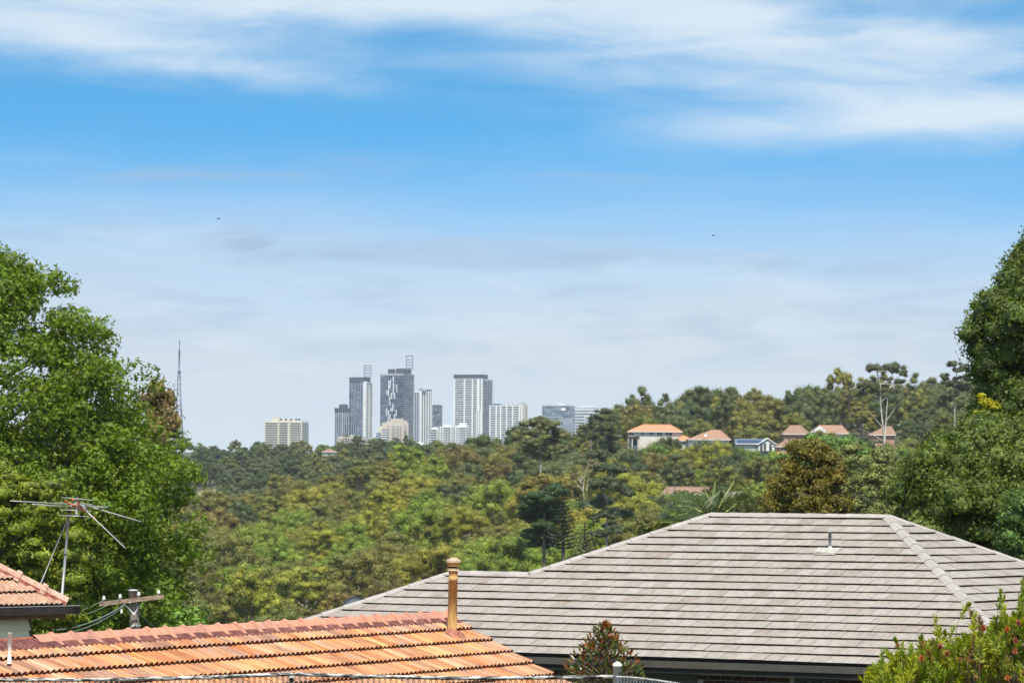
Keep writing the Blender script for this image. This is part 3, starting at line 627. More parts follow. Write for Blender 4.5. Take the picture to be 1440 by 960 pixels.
# ------------------------------------------------------------------ the weatherboard house at the left edge
def left_house():
    phi = math.radians(50); T = .70; th = math.atan(T)
    e = np.array([math.cos(phi), math.sin(phi), 0]); d = np.array([math.sin(phi), -math.cos(phi), 0])
    K = at(92, 851, 64.0); LEN = 9.0; RUN = 4.0
    base = K - e * LEN / 2 - d * RUN; base = base.copy(); base[2] = -6.0
    H = empty('weatherboard_house', base, 'cream weatherboard house with mossy terracotta hip roof at the left edge', 'house')
    off = rootloc(H)
    up = -d * math.cos(th) + Z3 * math.sin(th); n = np.cross(e, up); n = n if n[2] > 0 else -n
    apex = K - e * RUN - d * RUN + Z3 * RUN * T; apex2 = K - e * (LEN - RUN) - d * RUN + Z3 * RUN * T
    c2 = K - e * LEN; c3 = c2 - d * 2 * RUN; c4 = K - d * 2 * RUN
    U = MB(); U.add([K, apex, apex2, c2], [(0, 1, 2, 3)]); U.add([K, c4, apex], [(0, 1, 2)]); U.add([c4, c3, apex2, apex], [(0, 1, 2, 3)]); U.add([c3, c2, apex2], [(0, 1, 2)])
    roof = U.build('roof', [UNDERLAY], H)
    terl = tile_material('lichen_terracotta', [(0, (0.359, 0.192, 0.126)), (.3, (0.421, 0.244, 0.161)), (.6, (0.328, 0.178, 0.119)), (.85, (0.437, 0.274, 0.189)), (1, (0.359, 0.207, 0.140))], rough=.9, streak=.2, speck=[(26, .60, (.60, .55, .44)), (30, .66, (.14, .11, .08))])
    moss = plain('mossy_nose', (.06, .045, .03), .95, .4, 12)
    g, w, lift = .33, .208, .045; tmb = marseille(w, g + .03, lift, 8); tm = tmb.mesh('roof_tile', [terl, moss, CHAN_SHADE]); rest = MB()
    rows = int(RUN / math.cos(th) / g)
    for r in range(rows):
        b0 = r * g - .04
        for c in range(-1, int(LEN / w) + 1):
            a = -(c + 1) * w          # along e from K
            run = (b0 + g * .5) * math.cos(th)
            if a + w * .5 > -run or a + w * .5 < -LEN + run: continue
            o = K + e * a + up * b0; x, y = pix(o)
            if x > -30 and r < 4:
                ob = link('roof_tile', tm, roof); ob.matrix_local = basis(e, up, n, o + n * random.uniform(-.003, .004) - off)
            else:
                V = [o + e * v[0] + up * v[1] + n * v[2] for v in tmb.V]; rest.add(V, tmb.F, 0, random.random() + .001); rest.M[-len(tmb.F):] = tmb.M
    rest.build('roof_tiles', [terl, moss, CHAN_SHADE], roof, kind='stuff')
    capm = tile_material('mossy_cap', [(0, (0.400, 0.228, 0.166)), (1, (0.464, 0.289, 0.216))], rough=.9, streak=.25, speck=[(24, .60, (.60, .52, .42))])
    dirv = nrm(apex - K); side = nrm(np.cross(dirv, Z3)); L = .44; ln = np.linalg.norm(apex - K)
    upn = np.cross(side, dirv); upn = upn if upn[2] > 0 else -upn
    bed = MB(); bed.hexa([K - side * .15 - upn * .08, K + side * .15 - upn * .08, apex + side * .15 - upn * .08, apex - side * .15 - upn * .08, K - side * .12 + upn * .06, K + side * .12 + upn * .06, apex + side * .12 + upn * .06, apex - side * .12 + upn * .06])
    bed.build('cap_mortar', [plain('red_mortar', (.30, .085, .06), .95, .35, 14, c2=(.38, .14, .1))], roof)
    for i in range(int(ln / L)):
        a = K + dirv * (i * L); cb = MB(); V = []; KK = 8
        for (l, sc) in ((0, 1.0), (.36, 1.0), (.365, 1.22), (.45, 1.25)):
            for k in range(KK + 1):
                t = k / KK * 2 - 1; V.append(a + dirv * l + side * t * .125 * sc + upn * ((.135 - abs(t) ** 1.3 * .13) * sc))
        q = KK + 1; base_n = len(V)
        F = [(r * q + k, r * q + k + 1, (r + 1) * q + k + 1, (r + 1) * q + k) for r in range(3) for k in range(KK)]
        cb.add(V, F, 0, .001 + random.random()); cb.add([V[3 * q + k] for k in range(q)], [tuple(range(q))], 1); cb.add([V[k] for k in range(q)], [tuple(range(q))], 1)
        cb.build('hip_cap', [capm, plain('red_mortar', (.3, .085, .06))], roof)
    # gutter with its open end, fascia, soffit, walls of boards
    gt = MB(); gt.frame(K, e, d, Z3, -LEN, .17, .02, .14, -.125, -.005); gt.frame(K, e, d, Z3, .02, .17, -2 * RUN, .14, -.12, -.006); gt.build('gutter', [plain('dark_brown_gutter', (.035, .025, .022), .5, .2, 5)], H)
    gl = MB(); gl.frame(K, e, d, Z3, -LEN, .175, .125, .145, -.004, .008); gl.build('gutter_lip', [plain('grey_lip', (.28, .27, .25), .5)], H)
    fa = MB(); fa.frame(K, e, d, Z3, -LEN, 0, -.01, .015, -.19, 0); fa.frame(K, e, d, Z3, -.01, .015, -2 * RUN, 0, -.19, 0); fa.build('fascia', [plain('brown_fascia', (.22, .10, .05), .6)], H)
    sf = MB(); sf.frame(K, e, d, Z3, -LEN, -.01, -.6, -.012, -.19, -.165); sf.build('soffit', [plain('soffit_brown', (.18, .12, .08), .8)], H)
    wz = -.19; zb = base[2] - K[2]; wo = K - d * .30
    cx = hit(40, 880, wo, d); a1 = (cx - K) @ e
    wl = MB(); wl.frame(wo, e, d, Z3, -LEN + .5, a1, -.1, -.001, zb, wz); wl.frame(wo, e, d, Z3, a1 - .1, a1 - .001, -2 * RUN + .9, -.1, zb, wz)
    wall = wl.build('wall', [plain('wall_core', (.8, .66, .45), .8)], H)
    cream = plain('cream_weatherboard', (.90, .77, .53), .6, .05, 5, bump=.15, bscale=30)
    ex_ = .152
    bm = MB(); bl = 3.0
    bm.add([(-bl, -.050, 0), (0, -.050, 0), (0, -.004, ex_ + .01), (-bl, -.004, ex_ + .01), (-bl, 0, 0), (0, 0, 0)], [(0, 1, 2, 3), (0, 4, 5, 1), (1, 5, 2)]); bmm = bm.mesh('board', [cream])
    for i in range(int((wz - zb) / ex_)):
        ob = link('board', bmm, wall); ob.matrix_local = basis(e, -d, Z3, wo + e * a1 + Z3 * (wz - .03 - (i + 1) * ex_) - off)
    co = MB(); co.frame(wo, e, d, Z3, a1, a1 + .03, -.06, .03, zb, wz); co.build('corner_board', [plain('dark_trim', (.05, .045, .04), .7)], H)
    # small conduit on the boards
    c = hit(12, 904, wo + d * .05, d)
    pi = MB(); pi.tube([c - e * .2, c + e * .02, c + e * .05 - Z3 * .04, c + e * .05 - Z3 * .25], .008, 6); pi.tube([c - e * .2 + Z3 * .04, c + e * .03 + Z3 * .045], .006, 6); pi.build('conduit', [plain('conduit_grey', (.3, .28, .24), .6)], H)
    return K
KL = left_house()
# ------------------------------------------------------------------ television antenna
def antenna():
    D = 64.2; A_ = lambda x, y, dd=0: at(x, y, D + dd)
    base = A_(87, 836); R = empty('television_antenna', base, 'bent grey rooftop television antenna with red insulators in front of the big leafy tree', 'antenna')
    al = plain('dull_aluminium', (.34, .335, .33), .45, .15, 8, metal=.3); alp = plain('bright_aluminium', (.44, .43, .41), .4, .1, 8, metal=.2); red = plain('orange_red_insulator', (.42, .10, .04), .5); blk = plain('rubber_black', (.02, .02, .02), .6)
    m_ = MB(); m_.tube([A_(87, 838), A_(93, 769), A_(97.8, 711)], .020, 12); m_.tube([A_(96.9, 721), A_(97.2, 718)], .036, 10, 1); m_.tube([A_(91.3, 779.5), A_(91.5, 778)], .031, 10, 1)
    m_.build('mast', [al, blk], R)
    s = MB(); s.tube([A_(56, 823, .4), A_(82.5, 760, .2), A_(108.6, 699)], .009, 8); s.build('stay', [alp], R)
    bm = MB(); bm.tube([A_(108, 698), A_(107.5, 726)], .018, 8); bm.tube([A_(97.5, 712, .05), A_(112, 708), A_(122, 717, -.6)], .016, 8); bm.build('boom', [al], R)
    for p, q, d1, d2, r in [((14.6, 704), (98, 708.5), .9, 0, .0075), ((98, 708.5), (152, 713), 0, -.2, .0075), ((45, 708.6), (97, 712.5), .8, 0, .0075), ((73, 710.5), (104, 713.5), .4, 0, .007), ((110, 710.5), (146, 713.5), 0, -.2, .007),
                            ((126, 712), (198, 733), 0, -.7, .0085), ((120, 717), (176, 770), 0, -1.2, .0085)]:
        t = MB(); t.tube([A_(*p, d1), A_(*q, d2)], r, 8); t.build('element', [alp], R)
    for p, q in [((86, 699), (131, 703.2)), ((85, 705.3), (130, 709)), ((84, 716.6), (129, 718.4)), ((84, 724.2), (130, 726.4))]:
        t = MB(); t.tube([A_(*p, -.1), A_(*q, -.1)], .007, 6); t.build('element', [alp], R)
    for p, q in [((100, 701), (104, 703.5)), ((90, 703.5), (104, 711)), ((107, 711), (112, 704)), ((110, 713), (122, 718)), ((112, 716), (119, 714)), ((128, 724), (133, 730))]:
        t = MB(); t.tube([A_(*p, -.12), A_(*q, -.12)], [.015, .015], 8); t.build('insulator', [red], R)
antenna()
# ------------------------------------------------------------------ power pole and its wires
def power_pole():
    D = 126.; P = lambda x, y, dd=0: at(x, y, D + dd)
    b = P(190.5, 960); b = b.copy(); b[2] = ground_z(b[0], b[1])
    R = empty('power_pole', b, 'old timber power pole with a tilted crossarm in front of the big leafy tree', 'power pole')
    wood = plain('weathered_pole', (.27, .21, .165), .9, .3, 5, stretch=(6, 6, .6), c2=(.42, .34, .27), bump=.4); arm = plain('crossarm_timber', (.25, .16, .11), .9, .3, 6, stretch=(.8, 6, 6), c2=(.40, .29, .21))
    wh = plain('porcelain', (.60, .59, .56), .25, .05); gal = plain('galvanised', (.55, .55, .53), .45, .15, 9)
    m_ = MB(); m_.tube([b, P(190, 893), P(188, 850), P(187.3, 829.5)], [.17, .145, .14, .138], 14); m_.build('post', [wood], R)
    c = MB(); c.tube([P(187.3, 829.6), P(187.3, 828.2)], [.145, .13], 14); c.build('top_cap', [gal], R)
    c = MB(); a, q = P(140, 848.6, -.2), P(230.5, 838.2, -.2); ax = nrm(q - a); u = np.cross(ax, Y3) * -1; u = u if u[2] > 0 else -u; y = np.cross(u, ax)
    c.frame(a, ax, y, u, 0, np.linalg.norm(q - a), -.08, .06, -.07, .06); c.build('crossarm', [arm], R)
    c = MB()
    for x0, y0 in ((177, 851), (198, 849)): c.tube([P(x0, y0, -.32), P(188.5, 863.5, -.25)], .022, 6)
    c.tube([P(185, 880, -.16), P(198, 879, -.16)], .03, 6); c.tube([P(183, 847, -.3), P(183.5, 844, -.3)], .03, 6); c.build('brace', [gal], R)
    for x0, y0 in ((146, 847), (169, 844.5), (195, 841), (223, 838.5)):
        s = MB(); p = P(x0, y0 - 1, -.2); s.tube([p, p + Z3 * .06, p + Z3 * .07, p + Z3 * .11, p + Z3 * .12, p + Z3 * .17, p + Z3 * .19], [.02, .025, .058, .052, .035, .042, .015], 10); s.build('insulator', [wh], R)
    s = MB(); p = P(171, 852, -.2); s.tube([p, p - Z3 * .08, p - Z3 * .1, p - Z3 * .2], [.01, .015, .03, .035], 8); s.build('hanging_insulator', [wh], R)
    def wire(pts, r, lab, nm='power_wire'):
        t = MB(); t.tube(pts, r, 5); o = t.build(nm, [WIRE]); tag(o, lab, 'wire')
    WIRE = plain('weathered_cable', (.16, .19, .15), .6, .15, 3)
    def sag(a, b, s, n=14): return [a + (b - a) * (i / n) - Z3 * s * 4 * (i / n) * (1 - i / n) for i in range(n + 1)]
    wire(sag(P(176, 849, -.2), at(20, 882, 112), .35), .020, 'upper of two parallel cables sagging from the pole towards the weatherboard house')
    wire(sag(P(176, 850.5, -.2), at(20, 885.5, 112), .42), .020, 'lower of two parallel cables sagging from the pole towards the weatherboard house')
    wire(sag(P(146, 843, -.2), at(60, 869, 118), .12), .012, 'thin wire from the left end insulator of the pole crossarm')
    wire(sag(P(169, 841, -.2), at(60, 875, 118), .15), .012, 'thin wire from the second insulator of the pole crossarm')
    wire(sag(P(191, 857, -.1), at(262, 896, 150), .25), .014, 'thin wire dropping right from the power pole into the bushes')
    wire(sag(P(196, 876, -.1), at(130, 893, 116), .1), .018, 'short black service cable leaving the lower part of the power pole')
power_pole()
# ------------------------------------------------------------------ chain link fence along the bottom edge
def fence():
    D = 35.; pts = [(-70, 957), (-20, 955.5), (150, 955), (300, 951.6), (410, 947), (520, 950.5), (640, 953), (790, 952), (866, 950.6)]
    P = lambda x, y: at(x, y, D + (x - 400) * .0012)
    b = P(410, 947).copy(); b[2] = ground_z(b[0], b[1])
    R = empty('chain_link_fence', b, 'rusty chain link fence with a worn pipe rail along the bottom of the view', 'fence')
    mt, nt, bs, o = nodes('worn_rail'); L = nt.links.new
    g = mk(nt, 'ShaderNodeNewGeometry'); mp = mk(nt, 'ShaderNodeMapping'); mp.inputs['Scale'].default_value = (2.2, 8, 14); L(g.outputs['Position'], mp.inputs[0])
    n = mk(nt, 'ShaderNodeTexNoise', i_Scale=4.0, i_Detail=6.0, i_Roughness=.7); L(mp.outputs[0], n.inputs[0]); cr = mk(nt, 'ShaderNodeValToRGB'); L(n.outputs[0], cr.inputs[0])
    cr.color_ramp.elements[0].position = .47; cr.color_ramp.elements[0].color = (.018, .015, .013, 1); cr.color_ramp.elements[1].position = .56; cr.color_ramp.elements[1].color = (.52, .50, .46, 1)
    L(cr.outputs[0], bs.inputs['Base Color']); bs.inputs['Roughness'].default_value = .6
    dark = plain('rusted_wire', (.055, .04, .03), .7, .3, 10); gal = plain('flaking_galvanised', (.66, .65, .58), .6, .08, 22, c2=(.14, .14, .12), lo=.58, hi=.64)
    r = MB(); r.tube([P(x, y) for x, y in pts], .0165, 10); r.build('rail', [mt], R)
    for x, y in ((410, 947),):
        p = P(x, y); q = p.copy(); q[2] = ground_z(p[0], p[1]); m_ = MB(); m_.tube([q, p - Z3 * .02], .018, 10); po = m_.build('post', [dark], R)
        m_ = MB(); m_.tube([p - Z3 * .085, p - Z3 * .07], .026, 10); m_.tube([p - Z3 * .03, p + Z3 * .002], .026, 10); m_.build('clamp', [plain('pale_clamp', (.4, .4, .38), .5, .3, 20)], po)
    p = P(868, 951); q = p.copy(); q[2] = ground_z(p[0], p[1]); top = p + Z3 * .098
    m_ = MB(); m_.tube([q, top], .034, 16); po = m_.build('corner_post', [gal], R)
    m_ = MB(); m_.tube([top - Z3 * .006, top, top + Z3 * .012, top + Z3 * .024, top + Z3 * .034], [.041, .042, .038, .022, .004], 16); m_.build('post_cap', [plain('cap_galv', (.62, .63, .58), .45, .15, 16)], po)
    # wires: vertical zigzags, neighbours meeting at the knuckles
    mesh = MB(); pit = .0475; X = np.array([x for x, _ in pts], float); Yp = np.array([y for _, y in pts], float)
    x0 = -60.; st = pit * FPX / D; k = 0; hh = pit / 2
    V = []; F = []
    def zig(topf, i, rows):
        for side in (0, 1):
            prev = None
            for r_ in range(rows + 1):
                xx = i * st + (st / 2 if (r_ + side) % 2 else 0) * 1.0
                p = topf(xx, r_ * hh * 1.02)
                if prev is not None: mesh.tube([prev, p], .0026, 3, 0, False)
                prev = p
    def topf(xx, dz):
        x = x0 + xx; return P(x, np.interp(x, X, Yp)) - Z3 * (.012 + dz)
    nW = int((866 - x0) / st)
    for i in range(nW): zig(topf, i, 34)
    mesh.build('wire_mesh', [dark], R, kind='stuff')
    # beyond the corner post: netting without a rail, sagging and turning away
    R2 = empty('sagging_netting', np.array([P(930, 957)[0], P(930, 957)[1], ground_z(P(930, 957)[0], 35)]), 'sagging bright chain netting turning away beyond the capped corner post', 'fence')
    Q = lambda x: at(x, np.interp(x, [866, 885, 905, 925, 945, 1010], [951, 951.6, 953.6, 956.2, 959.2, 972]), D + .5 - (x - 866) * .02)
    t = MB(); t.tube([Q(x) for x in range(867, 1011, 12)], .0065, 6); t.build('top_wire', [gal], R2)
    mesh2 = MB()
    for i in range(32):
        for side in (0, 1):
            prev = None
            for r_ in range(16):
                x = 868 + i * 4.4 + (2.2 if (r_ + side) % 2 else 0); p = Q(x) - Z3 * (r_ * hh)
                if prev is not None: mesh2.tube([prev, p], .003, 3, 0, False)
                prev = p
    for i in range(0, 140, 3): p = Q(868 + i); mesh2.tube([p - Z3 * .01, p + Z3 * .012 + X3 * .004], .0025, 3, 0, False)
    mesh2.build('wire_mesh', [gal], R2, kind='stuff')
fence()
# ------------------------------------------------------------------ city towers, about six kilometres away
WHT = plain('white_render', (.72, .725, .72), .7, .05, .05); CREAMB = plain('cream_render_far', (.58, .545, .45), .8, .06, .05); PEACH = plain('peach_render', (.50, .44, .375), .8, .05, .05)
def glassmat(name, c, c2, rough=.25, s=(.12, .12, .33)):
    return plain(name, c, rough, .3, .8, spec=.8, c2=c2, stretch=s, lo=.42, hi=.62)
GLD = glassmat('navy_glass', (.028, .05, .10), (.075, .12, .20)); GLM = glassmat('blue_grey_glass', (.09, .13, .18), (.20, .27, .34)); GLL = glassmat('pale_blue_glass', (.18, .26, .34), (.32, .41, .48))
GLK = glassmat('dark_window_glass', (.05, .065, .09), (.14, .16, .20)); NAVY = plain('navy_cladding', (.045, .06, .09), .6, .08, .1); STEELW = plain('white_steel', (.42, .45, .48), .5, .05, .1); LGREY = plain('light_grey_panel', (.42, .44, .46), .6, .08, .1)  # GLK is dark blue-grey window glass
def tower(label, xl, xc, xr, yt, yb, D, alpha, core, name='apartment_tower', cat='tower', depth=None):
    "two-sided box: left face from xl to xc, right face from xc to xr (photo pixels at distance D)"
    k = FPX / D; a = math.radians(alpha); left = (xc - xl) / k; right = (xr - xc) / k
    la = left / math.cos(a); lb = right / math.sin(a) if right > 0 and a > 0 else (depth or la)
    c = at(xc, yb, D); zt = at(xc, yt, D)[2]; z0 = float(ground_z(c[0], c[1])) - 1
    el = np.array([-math.cos(a), math.sin(a), 0]); er = np.array([math.sin(a), math.cos(a), 0])
    o = np.array([c[0], c[1], 0.])
    R = empty(name, o + el * la / 2 + er * lb / 2 + Z3 * z0, label, cat)
    m = MB(); m.frame(o, el, er, Z3, 0, la, 0, lb, z0, zt); m.M = [0] * len(m.M); m.build('core', [core], R)
    zy = lambda y: at(xc, y, D)[2]
    class T: pass
    t = T(); t.R = R; t.la, t.lb, t.z0, t.zt = la, lb, z0, zt; t.zy = zy; t.k = k
    def fbox(mb, face, f0, f1, za, zb, p0, p1, m_=0):
        if face == 'L': mb.frame(o, el, -er, Z3, f0 * la, f1 * la, p0, p1, za, zb, m_)
        elif face == 'R': mb.frame(o, er, -el, Z3, f0 * lb, f1 * lb, p0, p1, za, zb, m_)
    t.fbox = fbox
    def slabs(face, f0, f1, za, zb, step, th, proud, mat, nm='floor_slab', extra=None):
        mb = MB(); z = za
        while z < zb: fbox(mb, face, f0, f1, z, z + th, -.05, proud); z += step
        mb.build(nm, [mat], R, kind='stuff')
    def piers(face, fr, wd, za, zb, proud, mat, nm='pier'):
        mb = MB(); L_ = la if face == 'L' else lb
        for f in fr: fbox(mb, face, f - wd / 2 / L_, f + wd / 2 / L_, za, zb, -.05, proud)
        mb.build(nm, [mat], R, kind='stuff')
    def windows(face, f0, f1, n, za, zb, step, wh, ww, mat, proud=.12, skip=None):
        mb = MB(); L_ = la if face == 'L' else lb; z = za; r = 0
        while z < zb:
            for i in range(n):
                if skip and skip(r, i): continue
                f = f0 + (f1 - f0) * (i + .5) / n; fbox(mb, face, f - ww / 2 / L_, f + ww / 2 / L_, z, z + wh, -.3, proud)
            z += step; r += 1
        mb.build('window', [mat], R, kind='stuff')
    def block(nm, face, f0, f1, za, zb, d0, d1, mat):
        mb = MB(); fbox(mb, face, f0, f1, za, zb, d0, d1); return mb.build(nm, [mat], R)
    t.slabs, t.piers, t.windows, t.block = slabs, piers, windows, block; return t
def roofframe(R, x0, x1, y0, y1, D, rungs):
    mb = MB(); th = 1.4
    for xx in (x0, x1): a = at(xx, y1, D); b = at(xx, y0, D); mb.frame(a, X3, Y3, Z3, -th / 2, th / 2, -1, 1, 0, b[2] - a[2])
    for y in rungs: a = at(x0, y, D); b = at(x1, y, D); mb.frame(a, X3, Y3, Z3, 0, b[0] - a[0], -.8, .8, -.9, .9)
    return mb.build('roof_frame', [plain('frame_steel', (.20, .25, .31), .5, .05, .1)], R)
def city():
    F = 3.05
    # cream slab block standing alone
    t = tower('broad cream apartment block standing alone left of the towers', 371.5, 424, 432.5, 591, 640, 5600, 22, CREAMB, 'apartment_block', 'building')
    t.slabs('L', .02, .98, t.zy(640), t.zy(594), 3.1, 1.0, 1.3, CREAMB)
    wk = GLK
    t.windows('L', .0, .30, 5, t.zy(640) + 1.3, t.zy(594), 3.1, 1.7, 1.9, wk, .5); t.windows('L', .38, .60, 4, t.zy(640) + 1.3, t.zy(594), 3.1, 1.8, 2.6, wk, .5); t.windows('L', .66, 1.0, 7, t.zy(640) + 1.3, t.zy(594), 3.1, 1.7, 1.7, wk, .5)
    t.piers('L', (.0, .33, .36, .62, .64, 1.0), 1.6, t.z0, t.zy(590.5), 1.6, CREAMB); t.windows('R', 0, 1, 3, t.zy(640) + 1.3, t.zy(594), 3.1, 1.8, 2.0, wk); t.slabs('R', .05, .95, t.zy(640), t.zy(594), 3.1, .9, 1.4, LGREY, 'balcony')
    t.block('roof_plant', 'L', .66, .82, t.zt - .1, t.zy(586), -9, -2, CREAMB); t.block('roof_plant', 'L', .2, .52, t.zt - .1, t.zy(588.5), -9, -2, CREAMB); t.piers('L', (.08, .16, .30, .44, .58), 2.4, t.zt - .1, t.zy(588.5), -2, NAVY, 'roof_vent')
    # low glass tower
    t = tower('low blue glass tower tucked against the left side of the dark tower', 470, 481, 492, 574.5, 640, 6000, 45, GLM, 'glass_tower')
    for fc in 'LR': t.slabs(fc, 0, 1, t.z0, t.zt, 3.4, .5, .15, GLD, 'spandrel'); t.piers(fc, (.02, .25, .5, .75, .98), .7, t.z0, t.zt, .25, LGREY)
    t.block('parapet', 'L', -.02, 1.02, t.zt - 4.2, t.zt + 1.2, -1, .6, NAVY); t.block('parapet', 'R', -.02, 1.02, t.zt - 4.2, t.zt + 1.2, -1, .6, NAVY)
    t.block('roof_plant', 'L', .1, .60, t.zt, t.zy(568.5), -12, -2, NAVY); t.block('roof_plant', 'R', .3, .8, t.zt, t.zy(567.5), -12, -3, LGREY)
    # dark glass tower with white balconies down its right side
    t = tower('tall navy glass tower with a white balcony strip and open frame on its roof', 490, 511.5, 521.5, 536, 640, 6000, 27, GLD)
    t.slabs('L', 0, .98, t.z0, t.zt, F, .25, .12, GLM, 'spandrel'); t.piers('L', (.12, .26, .40, .55, .68, .82), .35, t.z0, t.zt - 2, .3, LGREY, 'mullion'); t.piers('L', (0.01, .06), .8, t.z0, t.zt, .6, STEELW)
    t.windows('L', .1, .95, 8, t.z0 + 1, t.zt - 3, F, 2.0, 1.5, GLL, .2, skip=lambda r, i: rng.random() > .22)
    t.slabs('R', .0, 1.0, t.z0, t.zt - 2, F, 1.25, 1.8, WHT, 'balcony'); t.piers('R', (.0, .12, .55, 1.0), 1.0, t.z0, t.zt, 2.0, WHT); t.piers('L', (.0,), 1.6, t.z0, t.zt, .7, WHT)
    t.block('dark_crown', 'L', .04, 1.0, t.zt + .05, t.zy(530), -20, .3, NAVY); t.block('roof_edge', 'R', -.05, 1.02, t.zt - 1.2, t.zt, -2, .8, STEELW)
    roofframe(t.R, 512, 521.6, 513.5, 531, 6008, (513.8, 517.5, 521, 525, 529)); rf = MB()
    for q in (.2, .45): a = at(492 + 25 * q, 530.5, 6004); rf.tube([a, a + Z3 * 2.5], .4, 5)
    rf.build('roof_mast', [STEELW], t.R)
    # tallest tower, patterned white panels
    t = tower('tallest tower with scattered white panels on its blue glass front and twin dark roof boxes', 533.5, 566, 580.5, 525.5, 640, 6050, 30, GLD)
    t.slabs('L', .72, 1.0, t.z0, t.zt, F, .9, .5, GLL, 'spandrel'); t.slabs('L', 0, .72, t.z0, t.zt, F, .3, .1, GLM, 'spandrel')
    mb = MB()
    for c_, f in enumerate((.28, .36, .43, .50, .57, .64, .70)):
        z = t.zy(590)
        while z < t.zy(534):
            h = rng.choice([2, 3, 4]) * F
            if rng.random() < (.62 if c_ in (0, 2, 4, 5) else .42): f2 = f + rng.uniform(-.015, .015); t.fbox(mb, 'L', f2 - .018, f2 + .020, z, z + h * .9, 0, .5)
            z += h
    mb.build('white_panels', [WHT], t.R, kind='stuff'); t.windows('L', .3, .7, 6, t.z0, t.zy(530), F, 1.8, 2.2, GLL, .16, skip=lambda r, i: rng.random() > .25)
    t.slabs('R', 0, 1.0, t.z0, t.zt, F, .95, 1.5, GLM, 'balcony'); t.slabs('R', .1, .95, t.z0 + .9, t.zt, F, .45, 1.7, STEELW, 'balcony_rail'); t.slabs('L', 0, .27, t.z0, t.zt, F, .8, .5, GLM, 'spandrel')
    t.block('roof_edge', 'L', -.01, 1.01, t.zt - 1.8, t.zt + .6, -1, .8, LGREY); t.block('roof_box', 'L', .44, .70, t.zt + .6, t.zy(518.5), -14, -2, NAVY); t.block('roof_box', 'R', .1, .85, t.zt + .6, t.zy(518), -14, -1.5, NAVY); t.block('roof_plant', 'L', .05, .42, t.zt + .6, t.zy(517), -14, -4, LGREY)
    roofframe(t.R, 571.3, 580.3, 500, 520, 6040, (500.3, 505.5, 509.5, 513.5, 517.5))
    # cream stepped block in front
    t = tower('cream apartment block with stepped arched top in front of the tallest tower', 531, 574, 574, 599, 640, 5700, 0, CREAMB, 'apartment_block', 'building', 25)
    D = 5690; mb = MB()
    for x0, x1, y in ((537, 574, 594), (544, 572, 591), (550, 567, 588.5)):
        a = at(x0, y, D); b = at(x1, 640, D); mb.frame(np.array([a[0], a[1], 0]), X3, Y3, Z3, 0, b[0] - a[0], -.3 * (x0 - 530), 20, t.z0, a[2])
    mb.build('stepped_top', [PEACH], t.R); m2 = MB()
    for xx in (552.5, 555, 558.5, 561, 564, 569.5, 571.5, 546.5):
        z = at(0, 636, D)[2]
        while z < at(0, 595, D)[2]: a = at(xx, 600, D); m2.frame(np.array([a[0], a[1] - 8.2, z]), X3, Y3, Z3, -.7, .7, -.15, .3, 0, 1.7); z += 3.15
    m2.build('window', [GLK], t.R, kind='stuff'); m3 = MB(); m4 = MB()
    z = at(0, 638, D)[2]
    while z < at(0, 600, D)[2]: a = at(536.5, 600, D); m3.frame(np.array([a[0], a[1] - 4.4, z]), X3, Y3, Z3, 0, 9, -.2, .3, 0, 1.8); m4.frame(np.array([a[0], a[1] - 5.2, z - 1.2]), X3, Y3, Z3, -.3, 9.3, -.5, .5, 0, 1.2); z += 3.15
    m3.build('balcony_recess', [GLK], t.R, kind='stuff'); m4.build('balcony', [WHT], t.R, kind='stuff')
    t = tower('pale glass wing at the left foot of the stepped cream block', 528.5, 533, 535, 608, 640, 5650, 30, GLL, 'office_block', 'building'); t.slabs('L', 0, 1, t.z0, t.zt, 3.1, .5, .3, STEELW)
    # finned white tower
    t = tower('slim white tower with vertical fins right of the tallest tower', 581, 590, 606.5, 549, 640, 5900, 62, WHT)
    t.slabs('L', .15, .85, t.z0, t.zt - 2, F, .1, .4, WHT); t.windows('L', .12, .92, 2, t.z0 + 1, t.zt - 3, F, 1.9, 3.2, GLK, .3); t.slabs('L', .05, 1, t.z0, t.zt, F, 1.0, 1.2, WHT, 'balcony')
    for i, f in enumerate((.20, .40, .60, .79, .93)): t.block('glazed_strip', 'R', f - .055, f + .055, t.z0, t.zt - 3, 0, .25, GLK)
    t.piers('R', (.02, .1, .3, .5, .7, .86, .99), .9, t.z0, t.zt + .5, 1.0, WHT); t.slabs('R', .1, .98, t.z0, t.zt, F, .5, .35, LGREY, 'spandrel'); t.block('roof_edge', 'R', .1, 1, t.zt - 1, t.zt + 1.8, -3, .6, NAVY); t.block('roof_plant', 'L', -.2, .5, t.zt, t.zt + 3.2, -8, -2, LGREY)
    # narrow glass tower
    t = tower('narrow blue glass tower between two white towers', 607, 619, 621.5, 569, 640, 6100, 20, GLM, 'glass_tower'); t.slabs('L', 0, 1, t.z0, t.zt, F, .7, .25, GLD, 'spandrel'); t.piers('L', (.03, .35, .65, .97), .9, t.z0, t.zt, .4, NAVY); t.windows('L', 0, 1, 5, t.z0, t.zt - 3, F, 1.6, 1.8, STEELW, .3, skip=lambda r, i: rng.random() > .25)
    # low white stepped blocks
    for lab, xl, xc, xr, yt in (('low white balconied block at the foot of the slim white tower', 604, 614, 619, 603), ('low stepped white block in front of the narrow glass tower', 618, 634, 640, 599.5), ('low white block under the left edge of the big crowned tower', 640, 655, 658.5, 598)):
        t = tower(lab, xl, xc, xr, yt, 640, 5500, 25, WHT, 'apartment_block', 'building')
        t.windows('L', .05, .95, 4, t.z0 + 1, t.zt - 2, 3.1, 1.8, 2.2, GLK, .2); t.slabs('L', .0, .6, t.z0, t.zt, 3.1, .9, 1.4, WHT, 'balcony'); t.windows('R', .1, .9, 2, t.z0 + 1, t.zt - 2, 3.1, 1.8, 2.0, GLK, .2)
